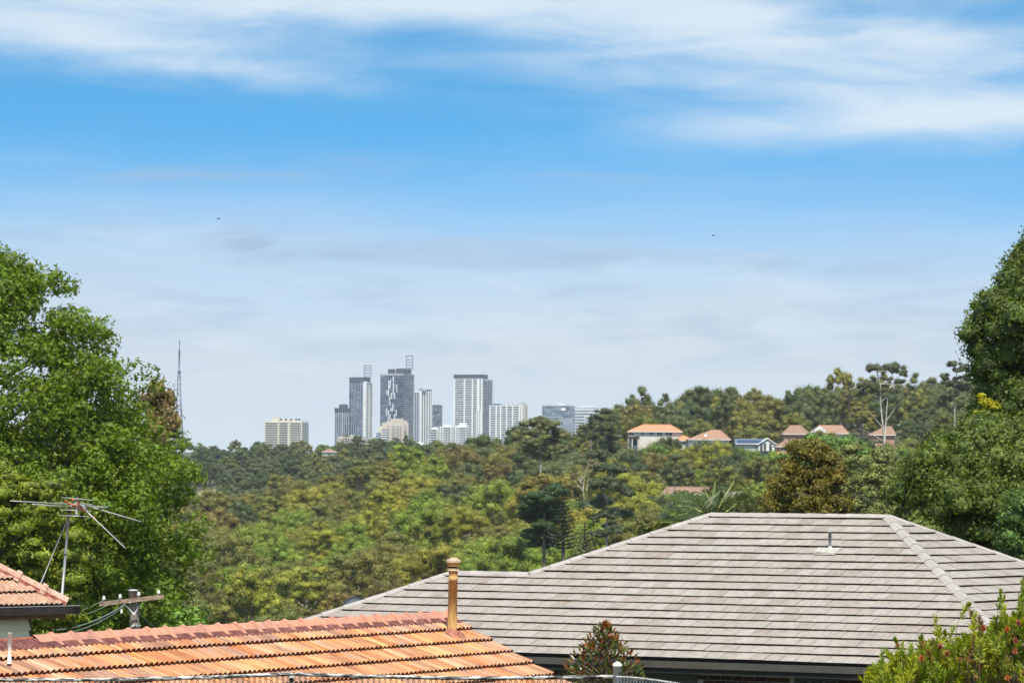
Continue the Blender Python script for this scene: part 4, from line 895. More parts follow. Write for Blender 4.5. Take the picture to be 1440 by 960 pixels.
        t.block('roof_plant', 'L', .2, .7, t.zt, t.zt + 2.6, -9, -2, WHT)
    # big tower with dark crown
    t = tower('broadest white tower with ribbons of balconies under a dark flat crown', 637.5, 678, 691.5, 532.5, 640, 5700, 24, GLM)
    t.slabs('L', 0, 1, t.z0, t.zt, F, 1.05, 1.5, WHT, 'balcony'); t.windows('L', .0, 1.0, 14, t.z0 + 1.1, t.zt - 2, F, 1.8, 1.9, GLK, .5, skip=lambda r, i: rng.random() > .66)
    t.piers('L', (.015, .16, .34, .62, .97), 1.7, t.z0, t.zt, 2.0, WHT); t.piers('L', (.13,), 2.6, t.z0, t.zt, 1.8, WHT)
    t.block('blank_wall', 'L', .02, .20, t.z0, t.zy(577), 0, 2.2, WHT); t.windows('L', .03, .19, 2, t.z0, t.zy(579), F, 1.4, 1.5, GLK, 2.35)
    t.slabs('R', -.02, 1.05, t.z0, t.zt, F, .9, 2.2, STEELW, 'balcony'); t.windows('R', 0, 1, 4, t.z0 + .9, t.zt - 2, F, 1.8, 3, GLK, .4); t.piers('R', (.35, .7), .8, t.z0, t.zt, 1.6, LGREY)
    t.block('dark_crown', 'L', .02, 1.0, t.zt + .3, t.zy(526.3), -19, 1.6, NAVY); t.block('roof_edge', 'L', -.02, 1.02, t.zt - .2, t.zt + .9, -1, 1.8, STEELW)
    # right white slab
    t = tower('white balconied slab block with a blank cream end wall right of the big tower', 689, 733.5, 741, 569.5, 640, 5600, 24, GLM, 'apartment_block', 'building')
    t.slabs('L', 0, 1, t.z0, t.zt, F, 1.1, 1.6, WHT, 'balcony'); t.piers('L', (.0, .07, .28, .47, .66, .80, 1.0), 1.5, t.z0, t.zt, 2.0, WHT); t.windows('L', 0, 1, 15, t.z0 + 1.1, t.zt - 2, F, 1.8, 1.7, GLK, .6, skip=lambda r, i: rng.random() > .7)
    t.block('end_wall', 'R', -.02, 1.0, t.z0, t.zt + 1.5, 0, 1.2, CREAMB); t.windows('R', .55, .75, 1, t.zy(590), t.zt - 4, F, 2.6, 2.0, GLK, 1.35); t.block('roof_terrace', 'L', 0.03, .64, t.zt, t.zy(565.8), -16, -1, LGREY); t.block('roof_terrace', 'L', .64, .92, t.zt, t.zy(567), -16, -1, GLM)
    t.piers('L', (.05, .2, .34, .5, .62), .8, t.zt, t.zy(566.5), .4, WHT)
    # offices on the right
    t = tower('wide blue glass office block with a small white roof sign', 762, 800, 808, 570, 640, 5900, 18, GLM, 'office_block', 'building')
    t.slabs('L', 0, 1, t.z0, t.zt, 3.8, .35, .2, GLL, 'spandrel'); t.piers('L', tuple(np.linspace(.02, .98, 12)), .35, t.z0, t.zt, .3, GLL, 'mullion'); t.slabs('R', 0, 1, t.z0, t.zt, 3.8, .4, .2, GLL, 'spandrel')
    t.block('roof_edge', 'L', -.01, 1.01, t.zt - .8, t.zt + .8, -1, .5, LGREY); t.block('sign', 'L', .13, .30, t.zy(577), t.zy(573.5), 0, .6, WHT); t.block('roof_plant', 'L', .2, .45, t.zt + .7, t.zt + 3, -14, -4, WHT)
    t = tower('lower pale blue glass podium in front of the wide office block', 768, 789, 805, 587, 640, 5700, 40, GLL, 'office_block', 'building')
    for fc in 'LR': t.slabs(fc, 0, 1, t.z0, t.zt, 3.8, .5, .3, STEELW, 'spandrel'); t.piers(fc, tuple(np.linspace(.02, .98, 7)), .4, t.z0, t.zt, .35, LGREY)
    t.block('roof_edge', 'L', -.02, 1.02, t.zt, t.zt + 1.4, -2, .8, STEELW)
    t = tower('white and glass office block with stepped white bands at the right end of the city', 808, 829, 850, 573, 640, 6000, 40, GLL, 'office_block', 'building')
    t.slabs('L', 0, 1, t.z0, t.zt, 4.2, 1.8, 1.2, WHT); t.slabs('R', 0, 1, t.z0, t.zt, 4.2, 1.9, 1.2, WHT); t.block('roof_plant', 'L', .15, .8, t.zt, t.zy(570.5), -12, -3, WHT); t.block('grey_attic', 'L', 0, 1, t.zt - 6, t.zt + .3, .1, .5, LGREY)
    t = tower('low white stepped building before the white and glass office block', 822, 838, 852, 583, 640, 5800, 40, WHT, 'office_block', 'building'); t.windows('L', .3, .95, 4, t.z0, t.zt - 6, 4, 2.2, 3, GLL, .2); t.slabs('R', .1, .9, t.z0, t.zt - 3, 4, 1.6, .2, GLM, 'window_band')
    for lab, xl, xc, xr, yt, mt in (('low peach building behind the pine at the foot of the navy tower', 474, 506, 513, 613.5, PEACH), ('small cream building between the pine and the stepped cream block', 513, 528, 530, 617, CREAMB), ('long low white shed roofline at the foot of the slim white tower', 575, 598, 603, 623.5, WHT)):
        t = tower(lab, xl, xc, xr, yt, 640, 5200, 20, mt, 'low_building', 'building')
        if 'shed' not in lab: t.windows('L', .05, .95, 7, t.z0 + 1, t.zt - 1.5, 3.2, 1.6, 1.6, GLK, .2)
        t.block('roof_plant', 'L', .3, .5, t.zt, t.zt + 1.8, -8, -2, mt)
    # television mast
    D = 5200; b = at(251, 618, D); g = float(ground_z(b[0], b[1])); R = empty('television_mast', (b[0], b[1], g), 'tall thin lattice television mast rising beyond the ridge at the left', 'mast')
    st = plain('mast_paint', (.13, .16, .23), .6, .1, .05); leg = MB(); z_of = lambda y: at(251, y, D)[2]
    prof = [(618, 5.6), (583, 3.6), (545, 1.9), (522, 1.3)]; wz = [(z_of(y), w) for y, w in prof]; wz[0] = (g, 6.6)
    def wd(z): return np.interp(z, [a for a, _ in wz], [w for _, w in wz])
    zs = np.linspace(g, z_of(522), 16); br = MB()
    for sx, sy in ((-1, -1), (1, -1), (1, 1), (-1, 1)):
        leg = MB(); leg.tube([(b[0] + sx * wd(z), b[1] + sy * wd(z), z) for z in zs], .42, 4); leg.build('mast_leg', [st], R)
    for i in range(15):
        z0, z1 = zs[i], zs[i + 1]
        for (ax_, ay_), (bx, by) in (((-1, -1), (1, -1)), ((1, -1), (1, 1)), ((1, 1), (-1, 1)), ((-1, 1), (-1, -1))):
            p = lambda sx, sy, z: (b[0] + sx * wd(z), b[1] + sy * wd(z), z)
            br.tube([p(ax_, ay_, z0), p(bx, by, z1)], .17, 3); br.tube([p(bx, by, z0), p(ax_, ay_, z1)], .17, 3)
            if i in (4, 8): br.tube([p(ax_, ay_, z0), p(bx, by, z0)], .5, 4)
    br.build('lattice', [st], R, kind='stuff'); c = MB(); c.tube([(b[0], b[1], z_of(524)), (b[0], b[1], z_of(491))], [1.3, .9], 8); c.tube([(b[0], b[1], z_of(491)), (b[0], b[1], z_of(478))], .55, 6); c.build('top_antenna', [st], R)
    pl = MB(); 
    for y in (530, 522): pl.tube([(b[0], b[1], z_of(y)), (b[0], b[1], z_of(y) + .8)], 2.4, 8)
    pl.build('platform', [st], R)
city()
# ------------------------------------------------------------------ houses on the hill
HW = plain('house_white', (.60, .565, .50), .75, .06, .4); HG = plain('house_window_glass', (.06, .065, .07), .2, .3, .6, c2=(.16, .17, .17)); HT = plain('window_trim', (.75, .74, .70), .6)
def farroof(name, c, c2): 
    return plain(name, c, .85, .1, 1.6, c2=c2, stretch=(1, 1, 5), lo=.35, hi=.68)
RO = farroof('orange_far_tiles', (.40, .185, .095), (.50, .255, .14)); RB = farroof('brown_far_tiles', (.26, .145, .095), (.34, .205, .14)); RD = farroof('dark_far_roof', (.07, .075, .085), (.11, .115, .125)); RR = farroof('redbrown_far_tiles', (.20, .12, .085), (.29, .185, .13))
def hhouse(label, xl, xr, yeave, yridge, ybase, D, depth, wallm, roofm, kind='hip', rot=0., ridge=None, over=.5, wins=(), name='hillside_house', grp=None):
    k = FPX / D; w = (xr - xl) / k; a = at((xl + xr) / 2, yeave, D); rise = (yeave - yridge) / k; zb = at((xl + xr) / 2, ybase, D)[2]; zg = min(float(ground_z(a[0], a[1])), zb) - 1.0
    ca, sa = math.cos(rot), math.sin(rot); ex = np.array([ca, sa, 0]); ey = np.array([-sa, ca, 0]); o = np.array([a[0], a[1], a[2]])
    w = w / max(ca, .3)
    R = empty(name, (a[0], a[1] + depth / 2, zg), label, 'house')
    P = lambda x, y, z: o + ex * x + ey * y + Z3 * z
    hw = w / 2; rs = rise / .45
    r0, r1 = ridge if ridge else ((-hw + depth / 2, hw - depth / 2) if hw > depth / 2 + .5 else (-.4, .4))
    if kind == 'gable': r0, r1 = -hw, hw
    m = MB(); yc = depth / 2; e = -.12
    b = [P(-hw, -over, 0), P(hw, -over, 0), P(hw, depth + over, 0), P(-hw, depth + over, 0)]; t = [P(r0, yc, rise), P(r1, yc, rise)]
    lo = [p - Z3 * .22 for p in b]
    if kind == 'front_gable':
        m.add([P(-hw, -over, 0), P(-hw, depth, 0), P(0, depth, rise), P(0, -over, rise), P(hw, -over, 0), P(hw, depth, 0)] + [P(-hw, -over, -.25), P(-hw, depth, -.25), P(0, depth, rise - .25), P(0, -over, rise - .25), P(hw, -over, -.25), P(hw, depth, -.25)],
              [(0, 3, 2, 1), (3, 4, 5, 2), (6, 9, 3, 0), (9, 10, 4, 3), (0, 1, 7, 6), (4, 10, 11, 5), (6, 7, 8, 9), (9, 8, 11, 10)])
    else:
        m.add(b + t + lo, [(0, 1, 5, 4), (2, 3, 4, 5), (1, 2, 5), (3, 0, 4), (6, 7, 1, 0), (7, 8, 2, 1), (8, 9, 3, 2), (9, 6, 0, 3), (9, 8, 7, 6)])
    roof = m.build('roof', [roofm], R)
    cp = MB()
    if kind == 'hip':
        for p, q in ((t[0], t[1]), (b[0], t[0]), (b[1], t[1])): cp.tube([p, q], .14, 5)
    elif kind == 'gable': cp.tube([t[0], t[1]], .14, 5)
    if cp.V: cp.build('ridge_cap', [roofm], roof)
    if kind != 'front_gable':
        g = MB(); g.frame(P(-hw, -over, 0), ex, -ey, Z3, 0, w, .0, .14, -.20, -.03); g.build('gutter', [HT], roof)
    wl = MB(); wl.frame(P(0, 0, 0), ex, ey, Z3, -hw + over, hw - over, 0, depth, zg - a[2], -.05)
    if kind == 'front_gable': wl.add([P(-hw + over, .02, -.06), P(hw - over, .02, -.06), P(0, .02, rise - .3)], [(0, 1, 2)])
    if kind == 'gable':
        for sx in (-1, 1): wl.add([P(sx * (hw - over), .0, -.06), P(sx * (hw - over), depth, -.06), P(sx * (hw - over), depth / 2, rise - .2)], [(0, 1, 2)])
    wall = wl.build('wall', [wallm], R)
    for (x0, x1, y0, y1) in wins:
        A_ = (x0 - (xl + xr) / 2) / k; B_ = (x1 - (xl + xr) / 2) / k; z1 = (yeave - y0) / k; z0 = (yeave - y1) / k
        q = MB(); q.frame(P(0, 0, 0), ex, ey, Z3, A_, B_, -.05, .1, z0, z1); wo = q.build('window', [HG], R)
        q = MB(); f = .12
        for (c0, c1, d0, d1) in ((A_ - f, B_ + f, z0 - f, z0), (A_ - f, B_ + f, z1, z1 + f), (A_ - f, A_, z0, z1), (B_, B_ + f, z0, z1), ((A_ + B_) / 2 - .05, (A_ + B_) / 2 + .05, z0, z1)): q.frame(P(0, 0, 0), ex, ey, Z3, c0, c1, -.12, .05, d0, d1)
        q.build('frame', [HT], wo)
    class O: pass
    h = O(); h.R = R; h.P = P; h.k = k; h.X = lambda x: (x - (xl + xr) / 2) / k; h.Z = lambda y: (yeave - y) / k; h.roof = roof; h.wall = wall; h.rise = rise; h.depth = depth; return h
def hill_houses():
    h = hhouse('white two storey house with bright orange hip roof highest on the hill', 882, 960, 606.5, 596.5, 634, 1180, 12, HW, RO, ridge=(-3.2, 4.6), wins=((885, 891, 608.5, 613), (901, 905.5, 608.5, 611.5), (912.5, 919, 607.8, 611.5), (924, 931, 608, 612), (936, 945, 607, 612)))
    q = MB(); 
    for x in (883, 889, 897): q.frame(h.P(h.X(x), 0, 0), X3, Y3, Z3, -.12, .12, -2.2, -1.9, h.Z(634), h.Z(615.5))
    q.build('verandah_post', [HW], h.R); q = MB(); q.frame(h.P(0, 0, 0), X3, Y3, Z3, h.X(881), h.X(899), -2.3, 0, h.Z(616.5), h.Z(613.5)); q.build('balcony', [plain('dark_balcony', (.07, .05, .04), .7)], h.R)
    q = MB(); q.frame(h.P(0, 0, 0), X3, Y3, Z3, h.X(889), h.X(897), -.1, .0, h.Z(626), h.Z(617.5)); q.build('dark_opening', [HG], h.R)
    hhouse('small orange roofed wing between the two white hill houses', 948, 976, 619, 612.5, 632, 1172, 8, HW, RO, wins=((960, 964, 621, 625),))
    h = hhouse('white house with dark roof behind and left of the orange roofed house', 872, 898, 604, 596.5, 616, 1260, 10, HW, RD, 'gable')
    q = MB(); o = h.P(h.X(889), 2.0, .5); q.frame(o, X3, nrm(np.array([0, 1, .28])), nrm(np.array([0, -.28, 1])), -2.4, 2.4, 0, 2.2, .1, .22); q.build('solar_panel', [plain('solar_blue', (.02, .03, .07), .2)], h.roof)
    h = hhouse('white house on posts with brown hip roof and a small roof dish', 967, 1028, 617.5, 604, 629.5, 1160, 11, HW, RB, ridge=(.8, 3.2), wins=((982, 985, 619, 624), (995, 998, 619.5, 623), (1006, 1008.5, 619, 627), (1009.5, 1012.5, 619, 627)))
    q = MB(); q.frame(h.P(0, 0, 0), X3, Y3, Z3, h.X(975), h.X(1012), -2.0, 0, h.Z(630.5), h.Z(629)); q.frame(h.P(0, 0, 0), X3, Y3, Z3, h.X(975), h.X(1012), -2.0, -1.93, h.Z(629), h.Z(626.3)); q.build('deck', [plain('deck_grey', (.42, .42, .40), .7)], h.R)
    for x in (984, 987): q = MB(); q.tube([h.P(h.X(x), -1.8, h.Z(630)), h.P(h.X(x), -1.8, h.Z(643))], .16, 6); q.build('deck_post', [plain('deck_grey', (.4, .4, .4))], h.R)
    q = MB(); c = h.P(h.X(992), 1.6, h.Z(612)); q.tube([c, c + np.array([.1, -.12, .05])], [.45, .5], 14); q.build('roof_dish', [plain('pale_dish', (.75, .75, .74), .5)], h.roof)
    h = hhouse('pale gabled house with a blue solar roof among the hill trees', 1034, 1082, 623.5, 617, 634, 1150, 9, plain('grey_green_wall', (.50, .52, .47), .8, .05, .4), farroof('blue_grey_roof', (.10, .13, .18), (.16, .19, .24)), 'gable')
    for i in range(6):
        q = MB(); q.frame(h.P(h.X(1037) + i * 1.15, .3, .18), X3, nrm(np.array([0, 1, .29])), nrm(np.array([0, -.29, 1])), 0, 1.05, 0, 2.6, .08, .14); q.build('solar_panel', [plain('solar_blue', (.02, .03, .07))], h.roof)
    g = MB(); x0, x1 = h.X(1066), h.X(1092); xc = (x0 + x1) / 2; zt = h.Z(616.5); z0 = h.Z(634)
    g.add([h.P(x0, -2, z0), h.P(x1, -2, z0), h.P(x1, -2, h.Z(625)), h.P(xc, -2, zt), h.P(x0, -2, h.Z(624))], [(0, 1, 2, 3, 4)]); g.add([h.P(x0, -2, z0), h.P(x0, 3, z0), h.P(x0, 3, h.Z(624)), h.P(x0, -2, h.Z(624))], [(0, 1, 2, 3)]); g.add([h.P(x1, -2, z0), h.P(x1, 3, z0), h.P(x1, 3, h.Z(625)), h.P(x1, -2, h.Z(625))], [(0, 1, 2, 3)]); g.build('gable_wall', [plain('gable_pale', (.62, .64, .60), .8, .04, .4)], h.R)
    g = MB()
    for sx, z in ((x0 - .3, h.Z(624.6)), (x1 + .3, h.Z(625.6))): g.hexa([h.P(sx, -2.4, z - .2), h.P(xc, -2.4, zt), h.P(xc, 3, zt), h.P(sx, 3, z - .2), h.P(sx, -2.4, z), h.P(xc, -2.4, zt + .22), h.P(xc, 3, zt + .22), h.P(sx, 3, z)])
    g.build('gable_roof', [HT], h.roof)
    for x in (1070, 1075, 1083): q = MB(); q.frame(h.P(h.X(x), -2, 0), X3, Y3, Z3, -.35, .35, -.1, 0, z0 + .1, h.Z(623)); q.build('window', [HG], h.R)
    BR = plain('pink_brick_far', (.40, .23, .17), .85, .12, 2.0)
    h = hhouse('pinkish brick house with brown hip roof and white sash windows', 1090, 1128, 627.5, 617.5, 645, 1120, 9, BR, RR, ridge=(-.2, 2.6), wins=((1098, 1105, 629, 633.5), (1112.5, 1116, 629, 633.5)))
    q = MB(); q.add([h.P(h.X(1090), -2.5, h.Z(641.5)), h.P(h.X(1113), -2.5, h.Z(641.5)), h.P(h.X(1113), 0, h.Z(635.5)), h.P(h.X(1092), 0, h.Z(635.5))], [(0, 1, 2, 3)]); q.build('lower_roof', [RO], h.R)
    q = MB(); q.frame(h.P(0, 0, 0), X3, Y3, Z3, h.X(1077), h.X(1111), -5, -2, h.Z(643), h.Z(641)); q.frame(h.P(0, 0, 0), X3, Y3, Z3, h.X(1082), h.X(1105), -4.8, -2.4, h.Z(650), h.Z(643.2)); q.build('dark_awning', [plain('awning_dark', (.03, .028, .028), .7)], h.R)
    hhouse('low brown tiled roof half hidden by trees behind the solar roofed house', 1100, 1140, 610, 597.5, 620, 1230, 11, BR, RR, ridge=(-1.5, 1.5))
    h = hhouse('cream house with long red brown roof on the right of the hill', 1146, 1194, 609, 597.5, 619, 1200, 10, plain('cream_house_wall', (.66, .60, .42), .8, .05, .4), RB, ridge=(-3.5, 3.2), wins=((1146, 1150, 606.5, 611), (1153, 1157, 606.5, 611)))
    g = MB(); x0, x1, xc = h.X(1139), h.X(1163), h.X(1148.5); zt, z0 = h.Z(598.5), h.Z(608)
    g.add([h.P(x0, -2, z0), h.P(x1, -2, z0), h.P(xc + .8, -2, zt)], [(0, 1, 2)]); g.add([h.P(x0, -2.02, z0 - .05), h.P(x1, -2.02, z0 - .05), h.P(x1, -2.02, z0 - .3), h.P(x0, -2.02, z0 - .3)], [(3, 2, 1, 0)]); g.build('white_gable', [plain('gable_white', (.74, .73, .70), .6)], h.R)
    g = MB(); g.hexa([h.P(x0, -1.98, z0), h.P(xc + .8, -1.98, zt - .1), h.P(xc + .8, 4, zt - .1), h.P(x0, 4, z0), h.P(x0, -1.98, z0 + .1), h.P(xc + .8, -1.98, zt + .1), h.P(xc + .8, 4, zt + .1), h.P(x0, 4, z0 + .1)]); g.hexa([h.P(xc + .8, -1.98, zt - .1), h.P(x1, -1.98, z0), h.P(x1, 4, z0), h.P(xc + .8, 4, zt - .1), h.P(xc + .8, -1.98, zt + .1), h.P(x1, -1.98, z0 + .1), h.P(x1, 4, z0 + .1), h.P(xc + .8, 4, zt + .1)]); g.build('gable_roof', [RB], h.roof)
    g = MB(); g.frame(h.P(0, 0, 0), X3, Y3, Z3, x0 + .5, x1 - .5, -1.8, 0, h.Z(618), z0 - .3); g.build('bay_wall', [plain('cream_house_wall', (.66, .6, .42))], h.R)
    for a, b in ((1143, 1147), (1149, 1152), (1154, 1157)): q = MB(); q.frame(h.P(0, 0, 0), X3, Y3, Z3, h.X(a), h.X(b), -1.86, -1.7, h.Z(614.5), h.Z(609.5)); q.build('window', [HG], h.R)
    hhouse('brown roof seen behind the tall white trunked gum', 1222, 1260, 611, 599, 622, 1180, 10, BR, RR, ridge=(1, 3))
    hhouse('pinkish wall and low roof at the foot of the tall white trunked gum', 1232, 1248, 628, 624, 640, 1090, 7, BR, RB, 'gable')
    hhouse('long low red brown roof among the trees behind the palm', 914, 1000, 694, 684.5, 705, 900, 9, HW, RR, 'gable')
    hhouse('tiny brown roof half buried in foliage above the brown leaved tree', 1078, 1090, 680, 675, 690, 900, 5, BR, RR)
    hhouse('reddish roof among the ridge trees left of the navy tower', 452, 474, 635, 630.5, 645, 2020, 9, HW, RR)
hill_houses()
# ------------------------------------------------------------------ foliage building blocks
_g = np.linspace(-1, 1, 3); _cv = []; _cq = []
for ax in range(3):
    for sg in (-1, 1):
        b0 = len(_cv)
        for u_ in _g:
            for v_ in _g:
                p = [0, 0, 0]; p[ax] = sg; p[(ax + 1) % 3] = u_; p[(ax + 2) % 3] = v_; _cv.append(p)
        for i in range(2):
            for j in range(2):
                q = (b0 + i * 3 + j, b0 + (i + 1) * 3 + j, b0 + (i + 1) * 3 + j + 1, b0 + i * 3 + j + 1); _cq.append(q if sg > 0 else q[::-1])
_cv = nrm(np.array(_cv, float)); _cq = np.array(_cq)
def cores(C, Rd, f, flat, V, Q):
    "solid leafy masses inside the sprays"
    n0 = len(V); m = len(_cv); C = np.asarray(C); Rd = np.asarray(Rd)
    w = 1 + .22 * np.sin(_cv @ np.array([5.1, 3.3, 1.7]))[None, :, None] * np.cos(C.sum(1))[:, None, None]
    VV = (C[:, None, :] + _cv[None] * w * (Rd * f)[:, None, None] * np.array([1, 1, flat])).reshape(-1, 3)
    QQ = (_cq[None] + (np.arange(len(C)) * m)[:, None, None]).reshape(-1, 4) + n0
    return np.concatenate([V, VV]), np.concatenate([Q, QQ])
def leafquads(P, N, size, asp=.55, droop=.0, rn=.55, fold=.15, R_=rng):
    "rhombic leaves at P facing roughly along N"
    n = len(P); N = nrm(N + R_.normal(0, rn, (n, 3))); T = R_.normal(0, 1, (n, 3)); T[:, 2] -= droop * 2
    T = nrm(T - N * np.sum(T * N, 1, keepdims=True)); B = np.cross(N, T); s = size * R_.uniform(.65, 1.3, (n, 1)); 
    V = np.stack([P - T * s * .5, P + B * s * asp * .5 + N * s * fold * .5, P + T * s * .5, P - B * s * asp * .5 + N * s * fold * .5], 1).reshape(-1, 3)
    Q = np.arange(4 * n).reshape(n, 4); return V, Q
def starleaves(P, N, size, R_=rng, rn=.6, droop=.5):
    "three lobed leaves"
    n = len(P); N = nrm(N + R_.normal(0, rn, (n, 3))); T = R_.normal(0, 1, (n, 3)); T[:, 2] -= droop; T = nrm(T - N * np.sum(T * N, 1, keepdims=True)); B = np.cross(N, T); s = size * R_.uniform(.7, 1.25, (n, 1))
    out = []
    for a in (-1.05, 0, 1.05):
        D = T * math.cos(a) + B * math.sin(a); E = np.cross(N, D); L_ = s * (.62 if a == 0 else .5)
        out.append(np.stack([P, P + D * L_ * .5 + E * L_ * .26, P + D * L_ - N * s * .10, P + D * L_ * .5 - E * L_ * .26], 1))
    V = np.concatenate(out, 1).reshape(-1, 3); b = np.arange(n)[:, None] * 12
    Q = np.concatenate([b + np.array([0, 1, 2, 3]), b + np.array([4, 5, 6, 7]), b + np.array([8, 9, 10, 11])], 0); return V, Q
def sphere_pts(n, R_, zmin=-1.):
    z = R_.uniform(zmin, 1, n); t = R_.uniform(0, 2 * math.pi, n); r = np.sqrt(1 - z * z); return np.stack([r * np.cos(t), r * np.sin(t), z], 1)
def clump_leaves(centres, radii, per, size, R_, flat=.7, zmin=-.45, kind='q', **kw):
    Ps = []; Ns = []
    for c, r in zip(centres, radii):
        n = max(4, int(per * (r / np.mean(radii)) ** 2)); s = sphere_pts(n, R_, zmin); rr = R_.uniform(.60, 1.12, (n, 1))
        Ps.append(c + s * rr * np.array([r, r, r * flat])); Ns.append(s * np.array([1, 1, 1.3]) + [0, 0, .15])
    P = np.concatenate(Ps); N = np.concatenate(Ns); return leafquads(P, N, size, R_=R_, **kw) if kind == 'q' else starleaves(P, N, size, R_=R_, **kw)
def proto_crown(seed, kind):
    R_ = np.random.default_rng(seed); tr = MB(); V = []; 
    if kind == 'round':      # cauliflower gum crown, about 11 m across and 9 m high
        rx, rz, n = 5.2 * R_.uniform(.9, 1.1), 4.6 * R_.uniform(.85, 1.2), 80; cz = 6.2
        s = sphere_pts(n * 2, R_, -.35); s = s[:n]; C = s * np.array([rx, rx, rz]) * R_.uniform(.72, 1.0, (n, 1)) * (1 + .18 * np.sin(s[:, :1] * 4 + seed) * np.cos(s[:, 1:2] * 5)) + [0, 0, cz]
        r = R_.uniform(.75, 1.7, n); Q = clump_leaves(C, r, 170, .25, R_, flat=.88, zmin=-.5, asp=.62, rn=.28, droop=.1); Q = cores(C, r, .62, .85, *Q); h = cz; br = 6
    elif kind == 'dark':     # dense dark broadleaf
        rx, rz, n = 4.6, 5.6, 60; cz = 6.5; s = sphere_pts(n, R_, -.6); C = s * np.array([rx, rx, rz]) * R_.uniform(.75, .98, (n, 1)) + [0, 0, cz]
        r = R_.uniform(1.0, 1.9, n); Q = clump_leaves(C, r, 120, .30, R_, flat=.9, zmin=-.6, asp=.6, rn=.34); Q = cores(C, r, .66, .9, *Q); h = cz; br = 8
    elif kind == 'open':     # open crowned gum with layered clumps and visible pale limbs
        n = 64; cz = 8.6; s = sphere_pts(n, R_, -.5); C = s * np.array([4.4, 4.4, 5.0]) * R_.uniform(.55, 1.0, (n, 1)) + [0, 0, cz]
        r = R_.uniform(.8, 1.5, n); Q = clump_leaves(C, r, 130, .27, R_, flat=.85, zmin=-.4, asp=.5, rn=.32, droop=.3); Q = cores(C, r, .62, .8, *Q); h = 8; br = 12
    elif kind == 'tall':     # taller, narrower, shaggy
        n = 60; cz = 8.5; s = sphere_pts(n, R_, -.8); C = s * np.array([3.6, 3.6, 6.4]) * R_.uniform(.65, 1.0, (n, 1)) + [0, 0, cz]
        r = R_.uniform(.8, 1.4, n); Q = clump_leaves(C, r, 115, .28, R_, flat=.95, zmin=-.6, asp=.45, rn=.36, droop=.7); Q = cores(C, r, .62, .95, *Q); h = 8; br = 14
    elif kind == 'wispy':    # brownish thin crown
        n = 70; cz = 6.5; s = sphere_pts(n, R_, -.5); C = s * np.array([4.8, 4.8, 4.4]) * R_.uniform(.5, 1.0, (n, 1)) + [0, 0, cz]
        r = R_.uniform(.6, 1.2, n); Q = clump_leaves(C, r, 110, .26, R_, flat=.8, zmin=-.8, asp=.4, rn=.7, droop=.3); Q = cores(C, r, .5, .8, *Q); h = 5; br = 12
    tr.tube([(0, 0, -2), (.1, 0, h * .4), (.25, .1, h)], [.34, .26, .16], 7)
    idx = R_.choice(len(C), br, replace=False)
    for i in idx:
        z0 = h * R_.uniform(.3, .95); p = np.array([.2, .05, z0]); q = C[i]; mid = p + (q - p) * .5 + [0, 0, -.4]
        tr.tube([p, mid, q], [.10, .06, .02], 4, 0, False)
    me = fastmesh('crown', Q[0], Q[1], [LEAF]); bark = PALEBARK if kind == 'open' else GREYBARK
    return me, tr.mesh('trunk', [bark])
PR = {'round': [proto_crown(i, 'round') for i in range(1, 8)], 'dark': [proto_crown(20 + i, 'dark') for i in range(3)], 'open': [proto_crown(30 + i, 'open') for i in range(3)],
      'tall': [proto_crown(40 + i, 'tall') for i in range(3)], 'wispy': [proto_crown(50 + i, 'wispy') for i in range(3)]}
def plant_tree(kind, x, y, z, sc, scz, col, name, label, cat, group=None):
    cr, tr = random.choice(PR[kind]); o = empty(name, (x, y, z), label, cat, group); o.rotation_euler.z = random.uniform(0, 6.28); o.scale = (sc, sc, scz)
    link('crown', cr, o, col); link('trunk', tr, o); return o
GREENS = {'yellow': [(0.227, 0.227, 0.019), (0.207, 0.214, 0.020), (0.227, 0.207, 0.020)], 'bright': [(0.149, 0.207, 0.017), (0.169, 0.213, 0.019)], 'olive': [(0.144, 0.149, 0.023), (0.162, 0.154, 0.024), (0.134, 0.147, 0.023)],
          'brown': [(0.169, 0.135, 0.029), (0.149, 0.126, 0.029), (0.173, 0.140, 0.029)], 'deep': [(0.058, 0.081, 0.019), (0.050, 0.073, 0.019), (0.069, 0.090, 0.020)], 'grey': [(0.106, 0.126, 0.036), (0.097, 0.116, 0.032)], 'fresh': [(0.111, 0.173, 0.019)]}
NAMES = {'yellow': 'yellow green', 'bright': 'bright green', 'olive': 'olive green', 'brown': 'brownish', 'deep': 'dark green', 'grey': 'grey green', 'fresh': 'fresh green'}
FORM = {'round': 'rounded', 'dark': 'dense domed', 'open': 'open crowned', 'tall': 'tall shaggy', 'wispy': 'thin leaved'}
def zone(px, y, ys):
    a = 'beside the big leafy tree' if px < 330 else 'under the cream apartment block' if px < 440 else 'under the navy tower' if px < 525 else 'under the tallest tower' if px < 600 else 'under the broad crowned tower' if px < 695 else 'under the glass offices' if px < 800 else 'left of the hill houses'
    return a, ('high' if y < ys[0] else 'mid' if y < ys[1] else 'low')
def vnoise(x, y, s):
    return math.sin(x * .021 * s + 1.3) * math.cos(y * .013 * s + .4) + .6 * math.sin(x * .047 * s + y * .019 * s + 2.1)
